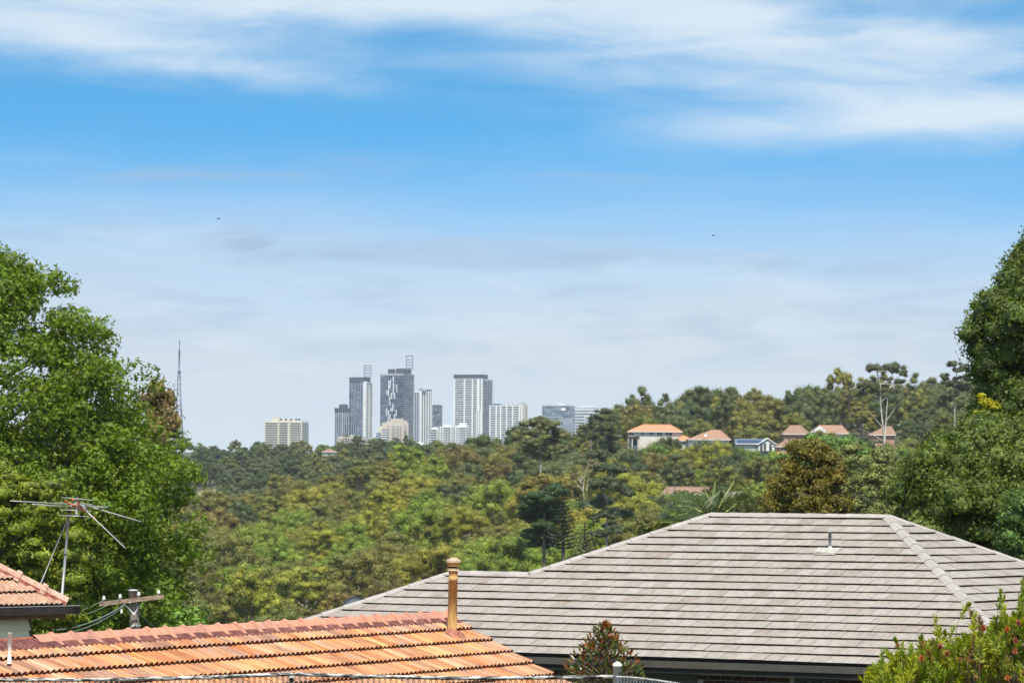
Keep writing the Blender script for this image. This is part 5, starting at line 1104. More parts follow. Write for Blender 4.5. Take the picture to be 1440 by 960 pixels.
def forest():
    cnt = 0
    def choose(w):
        k = list(w); p = np.array([w[i] for i in k]); return k[rng.choice(len(k), p=p / p.sum())]
    # valley bushland
    D = 455.
    while D < 1330:
        xs = (225 if D < 800 else 130) + rng.uniform(0, 50); xe = 905 if D > 560 else 700
        while xs < xe:
            dd = D + rng.uniform(-12, 12); px = xs; xs += (10.3 if D > 600 else 9.0) * FPX / dd * rng.uniform(.8, 1.2)
            if D > 1200 and px > 420 and px < 480 and False: continue
            X = (px - 720) / FPX * dd; gz = float(ground_z(X, dd)); ytop = HY + (px - 720) * .0069 - (gz + 8) / dd * FPX
            if px > 640 and ytop > 800 + (0 if px < 750 else -(px - 750) * .33): continue
            if ytop > 905: continue
            v = vnoise(px, ytop * 2.2, 1.0) + rng.normal(0, .35); low = ytop > 730
            if px < 330 and ytop > 800: c = choose({'olive': 5, 'brown': 2, 'yellow': 1})
            elif v > .6: c = choose({'yellow': 5, 'bright': 3})
            elif v > .05: c = choose({'yellow': 4, 'olive': 3, 'bright': 1})
            elif v > -.5: c = choose({'olive': 5, 'brown': 2, 'yellow': 1})
            else: c = choose({'brown': 2.2, 'olive': 4, 'grey': 1, 'deep': .5})
            if px > 560 and 700 < ytop < 800: c = choose({'bright': 4, 'yellow': 3, 'olive': 2, c: 2})
            if px > 600 and ytop < 700: c = choose({'olive': 3, 'brown': 3, 'deep': 2, 'grey': 2, 'bright': .7})
            kd = 'wispy' if c == 'brown' and rng.random() < .6 else ('dark' if c == 'deep' else ('round' if rng.random() < .86 else 'open'))
            sc = rng.uniform(.85, 1.35) * (1 if dd > 650 else .85); h = rng.uniform(.75, 1.1) * (1 if dd > 600 else .8)
            za, zb_ = zone(px, ytop, (700, 770))
            plant_tree(kd, X, dd, gz - 1.2, sc, sc * h, tuple(np.array(random.choice(GREENS[c])) * rng.uniform(.88, 1.12)), 'bush_tree' if c != 'brown' else 'scrub_tree',
                       f'{FORM[kd]} {NAMES[c]} {zb_} valley tree {za}', 'tree', f'{FORM[kd]} {NAMES[c]} valley trees, {zb_}, {za}'); cnt += 1
        D += 32 if D < 700 else (34 if D < 1000 else 37)
    a = cnt
    # far ridge in front of the city
    D = 1560.
    while D < 2330:
        xs = 100 + rng.uniform(0, 25)
        while xs < 900:
            dd = D + rng.uniform(-25, 25); px = xs; xs += 10.5 * FPX / dd * rng.uniform(.75, 1.2)
            if 268 < px < 302 and dd < 1960: continue
            if px > 700 and dd < 2200: continue
            X = (px - 720) / FPX * dd; gz = float(ground_z(X, dd)); c = choose({'deep': 6, 'grey': 3, 'olive': 1.5, 'fresh': .6}) if px < 620 else choose({'deep': 3, 'olive': 3, 'grey': 2, 'brown': 1})
            kd = 'dark' if c == 'deep' and rng.random() < .7 else random.choice(['round', 'tall', 'open']); sc = rng.uniform(.85, 1.3)
            if dd > 2200: sc *= rng.uniform(.8, 1.05)
            plant_tree(kd, X, dd, gz - 1, sc, sc * rng.uniform(.8, 1.05), tuple(np.array(random.choice(GREENS[c])) * rng.uniform(.85, 1.1)), 'ridge_tree', f'{FORM[kd]} {NAMES[c]} {"ridge skyline" if dd > 2150 else "lower ridge" if dd < 1850 else "upper ridge"} tree {zone(px, 0, (1, 1))[0]}', 'tree', f'{FORM[kd]} {NAMES[c]} ridge trees {int(dd > 2150) + int(dd > 1850)} {zone(px, 0, (1, 1))[0]}'); cnt += 1
        D += 72
    b = cnt
    # hillside on the right
    keep = [(873, 1030, 1150, 1215), (1030, 1128, 1105, 1200), (1098, 1262, 1170, 1260), (870, 900, 1220, 1290), (1225, 1255, 1075, 1100), (905, 1005, 860, 925)]
    near = [(846, 900, 1010, 1150, 638), (900, 962, 1060, 1150, 617), (962, 1030, 1060, 1150, 628), (1030, 1062, 1040, 1105, 622), (1062, 1078, 1040, 1105, 630), (1078, 1115, 1040, 1105, 646), (1115, 1142, 1060, 1160, 622), (1142, 1200, 1100, 1190, 609), (910, 1004, 790, 862, 697), (1222, 1260, 1010, 1180, 604)]
    D = 640.
    while D < 1460:
        xs = 820 + rng.uniform(0, 45) if D > 760 else 900
        while xs < 1470:
            dd = D + rng.uniform(-15, 15); px = xs; xs += 9.2 * FPX / dd * rng.uniform(.8, 1.2)
            if any(x0 - 12 < px < x1 + 12 and d0 - 4 < dd < d1 + 6 for x0, x1, d0, d1 in keep): continue
            X = (px - 720) / FPX * dd; gz = float(ground_z(X, dd)); sc = rng.uniform(.8, 1.2); scz = sc * rng.uniform(.8, 1.1)
            hor = HY + (px - 720) * .0069; lim = [yt for x0, x1, d0, d1, yt in near if x0 - 10 < px < x1 + 10 and d0 - 30 <= dd <= d1]
            if lim: scz = float(np.clip(((hor - max(lim) - rng.uniform(-3, 5)) * dd / FPX - gz + .8) / 10.6, .3, 1.15)); sc = min(sc, max(.6, scz))
            if dd > 1230 and px > 870: sc *= 1.22; scz *= 1.30; gz -= 2.0
            if px < 862 and dd > 900: scz *= .72; sc *= .85
            ytop = HY + (px - 720) * .0069 - (gz + 10.5 * scz) / dd * FPX
            if ytop > 735: continue
            c = choose({'olive': 4, 'grey': 2, 'deep': 3, 'bright': 1.2, 'fresh': 1, 'yellow': .6, 'brown': .8}) if dd < 1200 else choose({'olive': 4, 'grey': 5, 'deep': 2.5, 'brown': .5})
            kd = 'dark' if c == 'deep' and rng.random() < .6 else random.choice(['round', 'round', 'tall', 'open'] if c != 'brown' else ['wispy'])
            if lim: kd = 'round'
            xz = 'near the dark skyline gum' if px < 880 else 'near the orange roofed white house' if px < 965 else 'near the white house on posts' if px < 1035 else 'near the solar roofed house' if px < 1100 else 'near the white gabled cream house' if px < 1205 else 'near the tallest white trunked gum' if px < 1290 else 'near the right hand dark tree'; side = ('hill crest tree ' if dd > 1300 else 'upper hill tree ' if dd > 1150 else 'mid hill tree ' if dd > 950 else 'lower hill tree ') + xz
            plant_tree(kd, X, dd, gz - .8, sc, scz, tuple(np.array(random.choice(GREENS[c])) * rng.uniform(.85, 1.12)), 'gum_tree', f'{FORM[kd]} {NAMES[c]} {side}', 'tree', f'{FORM[kd]} {NAMES[c]} trees {side}'); cnt += 1
        D += 38 if D < 1300 else 24
    print('forest', a, b - a, cnt - b)
forest()
def order_labels():
    "trees that would read alike are told apart by their order across the view"
    G = {}
    for o in list(S.collection.objects):
        if o.type == 'EMPTY' and o.get('group') and o.get('category') == 'tree': G.setdefault(o['label'], []).append(o)
    W_ = ['first', 'second', 'third', 'fourth', 'fifth', 'sixth', 'seventh', 'eighth', 'ninth', 'tenth', 'eleventh', 'twelfth', 'thirteenth', 'fourteenth', 'fifteenth', 'sixteenth', 'seventeenth', 'eighteenth', 'nineteenth', 'twentieth']
    for lab, L_ in G.items():
        if len(L_) == 1: continue
        L_.sort(key=lambda o: o.location.x / o.location.y)
        for i, o in enumerate(L_): o['label'] = f'{lab}, ' + ('leftmost' if i == 0 else 'rightmost' if i == len(L_) - 1 else W_[i] + ' from left')
order_labels()
def stand_floor():
    "low scrub that closes the gaps under the crowns"
    P = []; 
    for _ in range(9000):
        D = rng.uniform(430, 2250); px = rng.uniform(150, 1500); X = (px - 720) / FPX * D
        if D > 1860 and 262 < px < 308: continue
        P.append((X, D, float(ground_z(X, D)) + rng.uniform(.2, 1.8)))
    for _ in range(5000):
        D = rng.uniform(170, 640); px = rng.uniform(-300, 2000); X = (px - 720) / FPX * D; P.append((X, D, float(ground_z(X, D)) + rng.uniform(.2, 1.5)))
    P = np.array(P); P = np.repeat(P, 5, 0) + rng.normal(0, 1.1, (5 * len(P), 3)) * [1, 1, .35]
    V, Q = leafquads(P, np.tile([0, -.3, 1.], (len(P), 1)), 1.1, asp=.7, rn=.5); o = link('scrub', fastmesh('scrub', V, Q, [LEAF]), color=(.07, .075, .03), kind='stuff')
    o['label'] = 'low scrub under the bushland trees'
    # pale mown clearing with a path on the far ridge
    V = []; F = []
    for j in range(4):
        for i in range(5):
            x, D = 258 + i * 12, 1860 + j * 45; X = (x - 720) / FPX * D; V.append((X, D, float(ground_z(X, D)) + .9))
    F = [(j * 5 + i, j * 5 + i + 1, (j + 1) * 5 + i + 1, (j + 1) * 5 + i) for j in range(3) for i in range(4)]
    m = MB(); m.add(V, F); m.build('lawn', [plain('mown_grass', (.16, .19, .07), .95, .15, .2, c2=(.26, .25, .14))], kind='structure')
stand_floor()
# ------------------------------------------------------------------ hero trees, each shaped clump by clump
def clump_tree(label, D, clumps, trunk, col, per=110, leaf=.26, name='gum_tree', bark=PALEBARK, flat=.72, tr=.28, depth=1.0, limbs=True, cat='tree', lt=LEAF, **kw):
    "clumps: (px,py,rx_px,ry_px); trunk: pixel path from base upward"
    k = FPX / D; b = at(trunk[0][0], trunk[0][1], D); b = np.array([b[0], b[1], float(ground_z(b[0], b[1]))])
    R = empty(name, b, label, cat); rr = np.random.default_rng(abs(hash(label)) % 1000 if False else len(label) * 7 + int(D)); Vs = []; Qs = []; n = 0
    path = [np.array([b[0], b[1], b[2] - .5])] + [at(x, y, D) for x, y in trunk]
    m = MB(); rad = np.linspace(tr, tr * .45, len(path)); m.tube(path, rad, 8)
    for x, y, rx, ry in clumps:
        c = at(x, y, D + rr.uniform(-1, 1) * depth * rx / k * 1.2); rx_, ry_ = rx / k, ry / k
        sub = max(1, int(rx * 1.1)); C = []; Rr = []
        for _ in range(sub):
            s = rr.normal(0, .42, 3); s = s / max(1, np.linalg.norm(s) / .85); C.append(c + s * np.array([rx_, rx_ * .8, ry_ * .8])); Rr.append(min(rx_, ry_ * 1.3) * rr.uniform(.35, .6) + .1)
        if sub == 1: Rr = [rx_]
        V, Q = clump_leaves(np.array(C), np.array(Rr), per, leaf, rr, flat=flat, zmin=-.4, asp=.5, rn=.4, **kw); V, Q = cores(C, Rr, .62, flat, V, Q); Vs.append(V); Qs.append(Q + n); n += len(V)
        if limbs:
            j = min(range(1, len(path)), key=lambda q: np.linalg.norm(path[q] - c) + max(0, path[q][2] - c[2]) * 2); p = path[j]; mid = p + (c - p) * .5 + Z3 * np.linalg.norm(c - p) * -.06
            m.tube([p, mid, c], [tr * .35, tr * .24, tr * .10], 5)
    link('crown', fastmesh('crown', np.concatenate(Vs) - b, np.concatenate(Qs), [lt]), R, col); m.build('trunk', [bark], R); return R
OL = (.085, .10, .038); DK = (.05, .075, .03)
clump_tree('tallest gum with two forked white trunks and flat umbrella clumps on the hill', 960, [(1229, 518, 15, 8), (1257, 517, 18, 9), (1272, 525, 8, 6), (1266, 537, 9, 5), (1253, 535, 6, 4), (1244, 541, 6, 4), (1221, 542, 16, 10), (1234, 549, 11, 6), (1213, 552, 6, 6), (1256, 550, 8, 4), (1236, 555, 5, 3), (1228, 532, 6, 2.5)],
           [(1243.5, 640), (1243, 612), (1240, 585), (1238, 565), (1238, 540), (1233, 522)], OL, tr=.30, flat=.9)
def limb(R, D, paths, w, bark=PALEBARK):
    for p in paths: m = MB(); m.tube([at(x, y, D) for x, y in p], np.linspace(w, w * .4, len(p)), 6); m.build('limb', [bark], R)
tg = [o for o in bpy.data.objects if o.get('label', '').startswith('tallest gum with two')][0]
limb(tg, 960, [[(1244, 620), (1246, 590), (1248, 562), (1252, 540), (1256, 520)], [(1252, 545), (1262, 538), (1266, 536)]], .2); limb(tg, 960, [[(1242, 620), (1232, 614), (1218, 606), (1206, 602)], [(1240, 600), (1228, 585), (1216, 573)], [(1247, 590), (1256, 578), (1264, 566)]], .09)
clump_tree('second tall gum with small tiered clumps beside the big right hand tree', 960, [(1342, 512, 12, 5), (1350, 520, 10, 5), (1356, 516, 8, 4), (1329, 531, 9, 6), (1346, 532, 8, 4), (1358, 531, 10, 6), (1335, 539, 12, 6), (1352, 545, 13, 7), (1340, 553, 10, 6), (1330, 560, 12, 6)], [(1343, 640), (1342.5, 580), (1343, 545), (1346, 520)], OL, tr=.22, flat=.9)
clump_tree('rounded gum with bare white branches standing before the glass offices', 900, [(748, 595, 18, 9), (770, 598, 20, 10), (735, 612, 15, 12), (787, 610, 14, 12), (760, 590, 14, 6), (742, 632, 14, 10), (785, 630, 14, 10), (757, 608, 16, 9), (748, 622, 17, 11), (775, 624, 17, 11), (762, 640, 18, 9)], [(760, 650), (759, 633), (757, 612), (765, 600)], (.125, .135, .045), tr=.22, per=120)
clump_tree('tall dark gum rising at the right end of the city skyline', 1000, [(850, 578, 13, 6), (838, 588, 8, 6), (862, 590, 10, 7), (849, 600, 18, 8), (836, 612, 14, 8), (865, 612, 14, 10), (852, 628, 22, 12), (838, 640, 16, 10)], [(852, 660), (851, 630), (850, 600), (850, 583)], (.075, .10, .034), tr=.25, per=130, bark=GREYBARK, flat=.85)
clump_tree('flat topped dark gum behind the orange roofed white house', 1330, [(912, 571, 10, 2.4), (925, 573, 8, 2.2), (936, 575, 4, 2.5), (903, 577, 5, 3), (905, 584, 8, 4)], [(915, 610), (916, 590), (917, 575)], OL, tr=.25, per=90)
clump_tree('dead looking tree with bare cream branches below the dark skyline gum', 850, [(808, 668, 6, 4), (832, 650, 6, 4), (820, 642, 5, 3)], [(822, 705), (820, 688), (817, 676)], (.16, .12, .05), tr=.12, per=60)
dt = [o for o in bpy.data.objects if o.get('label', '').startswith('dead looking')][0]
limb(dt, 850, [[(820, 690), (810, 678), (800, 664)], [(820, 688), (822, 668), (828, 650), (829, 640)], [(816, 684), (806, 682), (798, 680)], [(825, 690), (828, 670), (834, 655)], [(818, 680), (812, 668), (808, 655)]], .075)
clump_tree('gum with white forked trunk and rounded clumps above the grey roof hip', 640, [(842, 658, 10, 8), (866, 660, 16, 12), (850, 680, 22, 12), (878, 690, 14, 12), (846, 706, 16, 10), (862, 722, 20, 10), (880, 725, 12, 8), (836, 728, 10, 8), (858, 740, 14, 6), (846, 750, 18, 8), (868, 744, 14, 8)], [(853, 760), (853, 740), (856, 722), (853, 705)], (.075, .10, .042), tr=.2, per=130)
clump_tree('dense emerald green tree in front of the dark pine', 560, [(755, 700, 18, 12), (780, 690, 16, 12), (742, 712, 14, 12), (768, 715, 22, 16), (752, 728, 20, 12), (785, 725, 14, 14), (735, 725, 10, 9), (765, 738, 18, 8), (750, 750, 20, 9), (775, 752, 20, 9), (760, 765, 20, 8)], [(765, 775), (765, 745), (766, 720)], (.045, .085, .022), tr=.25, per=190, leaf=.26, bark=BARK, limbs=False)
clump_tree('small pale yellow gum beside the low roof below the hill houses', 930, [(925, 672, 8, 6), (919, 680, 8, 6), (932, 680, 9, 6)], [(926, 700), (925, 680)], (.19, .19, .07), tr=.14, per=130)
clump_tree('autumn tinted tree with orange top behind the emerald tree', 700, [(765, 675, 26, 9), (742, 682, 16, 8), (792, 682, 16, 9), (775, 688, 22, 8), (745, 694, 14, 8), (790, 694, 14, 8)], [(768, 740), (768, 700), (767, 680)], (.20, .17, .03), tr=.24, per=130, bark=BARK)
# conifers
def conifer(label, D, x, ytop, ybase, rpx, tiers, col, droop=-.1, up=0., leaf=.3, dens=1., name='pine_tree', shape=1.0, nb=7, thick=.5):
    k = FPX / D; top = at(x, ytop, D); base = at(x, ybase, D); gz = float(ground_z(base[0], base[1])); H = top[2] - base[2]; rr = np.random.default_rng(int(x) + tiers)
    R = empty(name, (base[0], base[1], gz), label, 'tree'); m = MB(); m.tube([(base[0], base[1], gz - .5), tuple(base), tuple(top)], [.3, .24, .04], 7)
    P = []; N = []
    for i in range(tiers):
        f = (i + .3) / tiers; z = top[2] - H * f; L = rpx / k * min(1, (f ** shape) * 1.12 + .06) * rr.uniform(.85, 1.12)
        for j in range(nb):
            a = 2 * math.pi * (j / nb) + i * 1.3 + rr.uniform(-.2, .2); d = np.array([math.cos(a), math.sin(a), 0]); Lj = L * rr.uniform(.75, 1.1); n = int(46 * dens * max(.4, Lj / (rpx / k)))
            t = rr.uniform(.12, 1, n) ** .8; pos = np.array([base[0], base[1], z]) + d * (t * Lj)[:, None] + Z3 * (droop * Lj * t + up * Lj * t * t)[:, None]
            pos += rr.normal(0, 1, (n, 3)) * np.array([.10, .10, .045]) * Lj * thick; P.append(pos); N.append(np.tile([d[0] * .3, d[1] * .3, 1.], (n, 1))); m.tube([(base[0], base[1], z), tuple(np.array([base[0], base[1], z]) + d * Lj * .9 + Z3 * (droop + up * .8) * Lj * .9)], [.06, .02], 3, 0, False)
    V, Q = leafquads(np.concatenate(P), np.concatenate(N), leaf, asp=.5, rn=.35, R_=rr); link('crown', fastmesh('crown', V - rootloc(R), Q, [LEAF]), R, col); m.build('trunk', [BARK], R); return R
conifer('norfolk pine with tiered arms against the foot of the navy tower', 2150, 487.5, 603, 632, 13, 9, (.10, .10, .065), up=.25, leaf=.5, nb=6, thick=.35)
conifer('dark norfolk pine top standing above the right hand hill skyline', 1320, 1194, 536, 566, 15, 8, (.05, .06, .035), up=.25, leaf=.35, nb=6, thick=.35)
conifer('dark layered cedar left of the hill skyline gap behind the white houses', 1290, 975, 578, 612, 20, 11, (.045, .07, .04), up=.05, leaf=.4, shape=.6, nb=9, dens=1.5)
conifer('broad dark layered cedar behind the solar roofed house', 1270, 1064, 583, 616, 30, 11, (.045, .068, .036), up=.05, leaf=.4, shape=.6, nb=10, dens=1.7)
conifer('dark conical pine beside the emerald tree above the grey roof step', 520, 792, 684, 775, 24, 17, (.026, .042, .018), droop=-.05, up=.35, leaf=.24, nb=8, dens=1.6)
conifer('pale green young pine with upswept arms right of the dark conical pine', 500, 822, 734, 790, 20, 11, (.14, .16, .05), droop=0, up=.5, leaf=.2, nb=8, dens=1.2)
conifer('slim dark cypress in front of the low white shed', 2000, 589, 623, 640, 5.5, 9, (.035, .06, .03), up=.8, leaf=.5, nb=7, thick=.8)
conifer('slim dark cypress before the white and glass offices', 1150, 831, 581, 604, 5, 10, (.04, .065, .028), up=.9, leaf=.3, nb=7, thick=.9)
# small poles seen among the trees
for x, y0, y1, D, lab in ((949.5, 660, 690, 900, 'thin timber pole standing among trees left of the low red brown roof'), (566, 634, 646, 2000, 'thin pole beside the pale road on the far ridge')):
    a, b = at(x, y0, D), at(x, y1, D); m = MB(); m.tube([(b[0], b[1], float(ground_z(b[0], b[1]))), a], .13 if D < 1000 else .3, 6); m.tube([a - X3 * .7 - Z3 * .3, a + X3 * .7 - Z3 * .3], .07, 4); o = m.build('power_pole', [plain('weathered_pole', (.3, .26, .2))]); tag(o, lab, 'power pole')
# ------------------------------------------------------------------ the near trees
def near_tree(label, D, cx, prof, n_cl, per, leaf, col, seed, name, star=False, xmin=-60, xmax=1500, ybase=None, cat='tree', cr=(.45, .95), depth_keep=.55, bark=BARK, flat=.75, zmin=-.7, trunk_r=.34, lf=LEAFN, inner=.55, limbs=70, extra=(), bright=None, holes=(), rn=.6):
    "prof: (py, radius px) silhouette about the axis cx; crown built as leafy sprays on limbs"
    k = FPX / D; rr = np.random.default_rng(seed); ys = np.array([p[0] for p in prof], float); rs = np.array([p[1] for p in prof], float)
    base = at(cx, ybase or ys[-1], D); gz = float(ground_z(base[0], base[1])); R = empty(name, (base[0], base[1], gz), label, cat); off = rootloc(R)
    C = []; Rd = []; w = rs / rs.sum()
    tries = 0
    while len(C) < n_cl and tries < n_cl * 60:
        tries += 1; y = rr.uniform(ys[0], ys[-1]); r = np.interp(y, ys, rs)
        if rr.random() > r / rs.max(): continue
        a = rr.uniform(0, 2 * math.pi); f = rr.uniform(inner, 1.0) ** .6; lob = 1 + .10 * math.sin(3 * a + y * .035 + seed) + .07 * math.sin(7 * a - y * .06)
        dx, dy = math.cos(a) * f * r * lob, math.sin(a) * f * r * lob
        if dy > depth_keep * r: continue
        px = cx + dx
        if not xmin < px < xmax: continue
        if any((px - hx) ** 2 / hrx ** 2 + (y - hy) ** 2 / hry ** 2 < 1 for hx, hy, hrx, hry in holes): continue
        C.append(at(px, y, D + dy / k)); Rd.append(rr.uniform(*cr))
    for x, y, rad in extra: C.append(at(x, y, D + rr.uniform(-.5, .5))); Rd.append(rad)
    C = np.array(C); Rd = np.array(Rd)
    if star: V, Q = clump_leaves(C, Rd, per, leaf, rr, flat=flat, zmin=zmin, kind='s', rn=rn)
    else: V, Q = clump_leaves(C, Rd, per, leaf, rr, flat=flat, zmin=zmin, asp=.5, rn=rn); V, Q = cores(C, Rd, .62, flat, V, Q)
    link('crown', fastmesh('crown', V - off, Q, [lf]), R, col)
    m = MB(); axis = [np.array([base[0], base[1], gz - .5])] + [at(cx + rr.uniform(-6, 6), y, D) for y in np.linspace(ys[-1], ys[0] + 40, 7)]
    m.tube(axis, np.linspace(trunk_r, .05, len(axis)), 9); m.build('trunk', [bark], R); m = MB()
    for i in rr.choice(len(C), min(limbs, len(C)), replace=False):
        q = C[i]; zs = [p[2] for p in axis]; z0 = max(axis[1][2], q[2] - np.linalg.norm(q[:2] - base[:2]) * rr.uniform(.5, .9)); j = np.interp(z0, zs, range(len(zs))); p = axis[int(j)] + (axis[min(int(j) + 1, len(axis) - 1)] - axis[int(j)]) * (j % 1)
        mid = p + (q - p) * .55 + Z3 * .15 + rr.normal(0, .15, 3); m.tube([p, p + (mid - p) * .5 + rr.normal(0, .08, 3), mid, q], [.075, .055, .035, .012], 4, 0, False)
    m.build('limbs', [bark], R); print(name, len(Q)); return R
LIMB = plain('pale_grey_limb', (.24, .20, .16), .9, .25, 8)
near_tree('big bright green leafy tree filling the left side of the view', 140, -35,
          [(352, 8), (362, 40), (378, 80), (400, 125), (435, 137), (470, 157), (500, 185), (520, 223), (545, 230), (575, 235), (600, 243), (640, 271), (690, 299), (740, 315), (790, 305), (840, 293), (890, 283), (905, 243)], 1150, 62, .21, (.122, .190, .014), 5, 'liquidambar_tree',
          star=True, xmin=-70, cr=(.32, .68), ybase=930, bark=LIMB, limbs=150, depth_keep=.35, inner=.35, rn=.7,
          extra=[(3, 352, .3), (6, 366, .35), (78, 381, .25), (78, 391, .3), (45, 388, .4), (18, 380, .35), (92, 405, .4), (134, 453, .3), (150, 450, .25), (140, 465, .35), (153, 472, .3), (193, 512, .3), (214, 522, .3), (219, 532, .3), (206, 545, .3), (222, 545, .3), (195, 530, .3), (118, 438, .3), (238, 640, .4), (252, 650, .35), (270, 700, .35), (280, 745, .3)],
          holes=[(60, 455, 14, 30), (165, 490, 14, 14), (30, 520, 16, 16), (112, 492, 10, 16), (10, 470, 10, 18), (175, 540, 12, 10), (110, 416, 12, 14)])
near_tree('yellow green feathery leaved shrub tree beneath the antenna', 112, 20, [(655, 20), (680, 60), (720, 85), (780, 95), (830, 90), (870, 100), (900, 60)], 230, 60, .13, (.18, .225, .02), 6, 'jacaranda_sapling', xmin=-60, cr=(.3, .55), ybase=920, flat=.5, limbs=40, inner=.2, trunk_r=.12)
near_tree('low dark leafy shrubs around the power pole', 152, 175, [(775, 30), (800, 70), (840, 95), (880, 110), (910, 80)], 220, 60, .18, (.06, .10, .014), 9, 'dark_shrub', xmin=20, xmax=285, cr=(.35, .6), ybase=925, limbs=25, inner=.1, trunk_r=.15, star=True)
near_tree('bright green young shrub with upright leaves right of the power pole', 118, 262, [(858, 8), (868, 24), (885, 34), (905, 30)], 36, 60, .16, (.13, .22, .03), 10, 'young_shrub', cr=(.22, .36), ybase=930, limbs=12, inner=.1, trunk_r=.05)
near_tree('hanging brownish foliage tree peeping out right of the big leafy tree', 175, 222, [(545, 8), (560, 20), (590, 26), (625, 22), (650, 16)], 44, 45, .17, (.22, .175, .06), 11, 'brown_leaved_tree', cr=(.28, .5), ybase=700, flat=1.5, limbs=24, inner=.2, trunk_r=.1)
near_tree('towering dense dark green tree on the right edge', 150, 1492,
          [(318, 8), (340, 40), (375, 65), (390, 76), (400, 90), (425, 112), (450, 120), (480, 122), (505, 108), (530, 112), (560, 118), (600, 124), (640, 112), (680, 120), (760, 120), (800, 80)], 560, 165, .14, (.088, .128, .018), 12, 'camphor_tree',
          xmin=1330, xmax=1530, cr=(.42, .8), ybase=900, limbs=80, depth_keep=.3, inner=.4, extra=[(1436, 345, .3), (1433, 358, .35), (1408, 392, .35), (1420, 385, .4), (1366, 455, .3), (1375, 445, .4), (1370, 470, .35), (1362, 478, .3), (1385, 415, .4), (1372, 430, .35), (1432, 370, .4)], holes=[(1400, 482, 7, 6), (1412, 470, 6, 4), (1383, 498, 7, 6), (1422, 614, 10, 6)])
near_tree('broad dark green tree spreading behind the right end of the grey roof', 135, 1388,
          [(596, 20), (612, 62), (640, 92), (670, 112), (700, 124), (740, 126), (780, 118), (810, 90)], 420, 165, .14, (.100, .138, .020), 13, 'laurel_tree', xmin=1250, xmax=1520, cr=(.4, .75), ybase=900, limbs=70, depth_keep=.35, inner=.4)
near_tree('bright yellow leaved tree glimpsed beside the towering dark tree', 146.5, 1384, [(552, 5), (565, 12), (585, 17), (600, 13), (620, 8), (640, 12), (655, 16), (668, 10)], 34, 60, .15, (.40, .38, .012), 14, 'golden_tree', xmax=1402, cr=(.12, .26), ybase=720, limbs=15, inner=.1, trunk_r=.1)
near_tree('small light green tree at the right edge above the roof', 112, 1447, [(690, 12), (705, 26), (735, 34), (770, 34), (800, 30)], 80, 90, .13, (.10, .16, .035), 15, 'small_tree', xmax=1480, cr=(.25, .45), ybase=870, limbs=15, inner=.2, trunk_r=.1)
near_tree('rounded tree with mottled brown and gold leaves behind the grey ridge', 215, 1134, [(622, 14), (632, 30), (650, 42), (680, 52), (710, 58), (760, 50)], 190, 95, .20, (.165, .14, .02), 16, 'brown_leaved_tree', cr=(.32, .6), ybase=830, limbs=40, inner=.3, trunk_r=.16, rn=.8)
near_tree('light yellow green domed tree right of the mottled brown tree', 400, 1212, [(630, 20), (645, 40), (670, 55), (700, 66), (760, 60)], 150, 90, .30, (.15, .17, .035), 17, 'domed_tree', cr=(.7, 1.2), ybase=800, limbs=30, inner=.4, trunk_r=.2, lf=LEAF, flat=.6, zmin=-.4)
near_tree('fresh lime green canopy behind the mottled brown tree', 560, 1160, [(612, 25), (622, 50), (640, 66), (660, 60)], 110, 80, .32, (.10, .185, .03), 18, 'lime_green_tree', cr=(.8, 1.3), ybase=740, limbs=20, inner=.4, trunk_r=.2, lf=LEAF, flat=.5, zmin=-.3)
# ------------------------------------------------------------------ palms behind the grey roof
def frond(m, path, halfw, col_m, n=46, droopf=.5):
    pts = [np.asarray(p) for p in path]; seg = len(pts) - 1
    def ev(t):
        s = min(int(t * seg), seg - 1); f = t * seg - s; return pts[s] + (pts[s + 1] - pts[s]) * f
    m.tube(pts, np.linspace(.035, .008, len(pts)), 5, 1)
    for i in range(n):
        t = .12 + .88 * i / n; p = ev(t); tang = nrm(ev(min(1, t + .03)) - ev(t - .03)); side = nrm(np.cross(tang, Z3 + Y3 * .2)); L = halfw * math.sin(math.pi * min(1, .15 + t * .85)) ** .6 * random.uniform(.85, 1.1)
        for sg in (-1, 1):
            d = nrm(side * sg + tang * .55 + Z3 * random.uniform(-.25, .1)); q = p + d * L * .55; e = p + d * L - Z3 * L * droopf; wv = nrm(np.cross(d, Z3)) * .014 + tang * .01
            m.add([p - wv, p + wv, q + wv, e, q - wv], [(0, 1, 2, 4), (4, 2, 3)], 0)
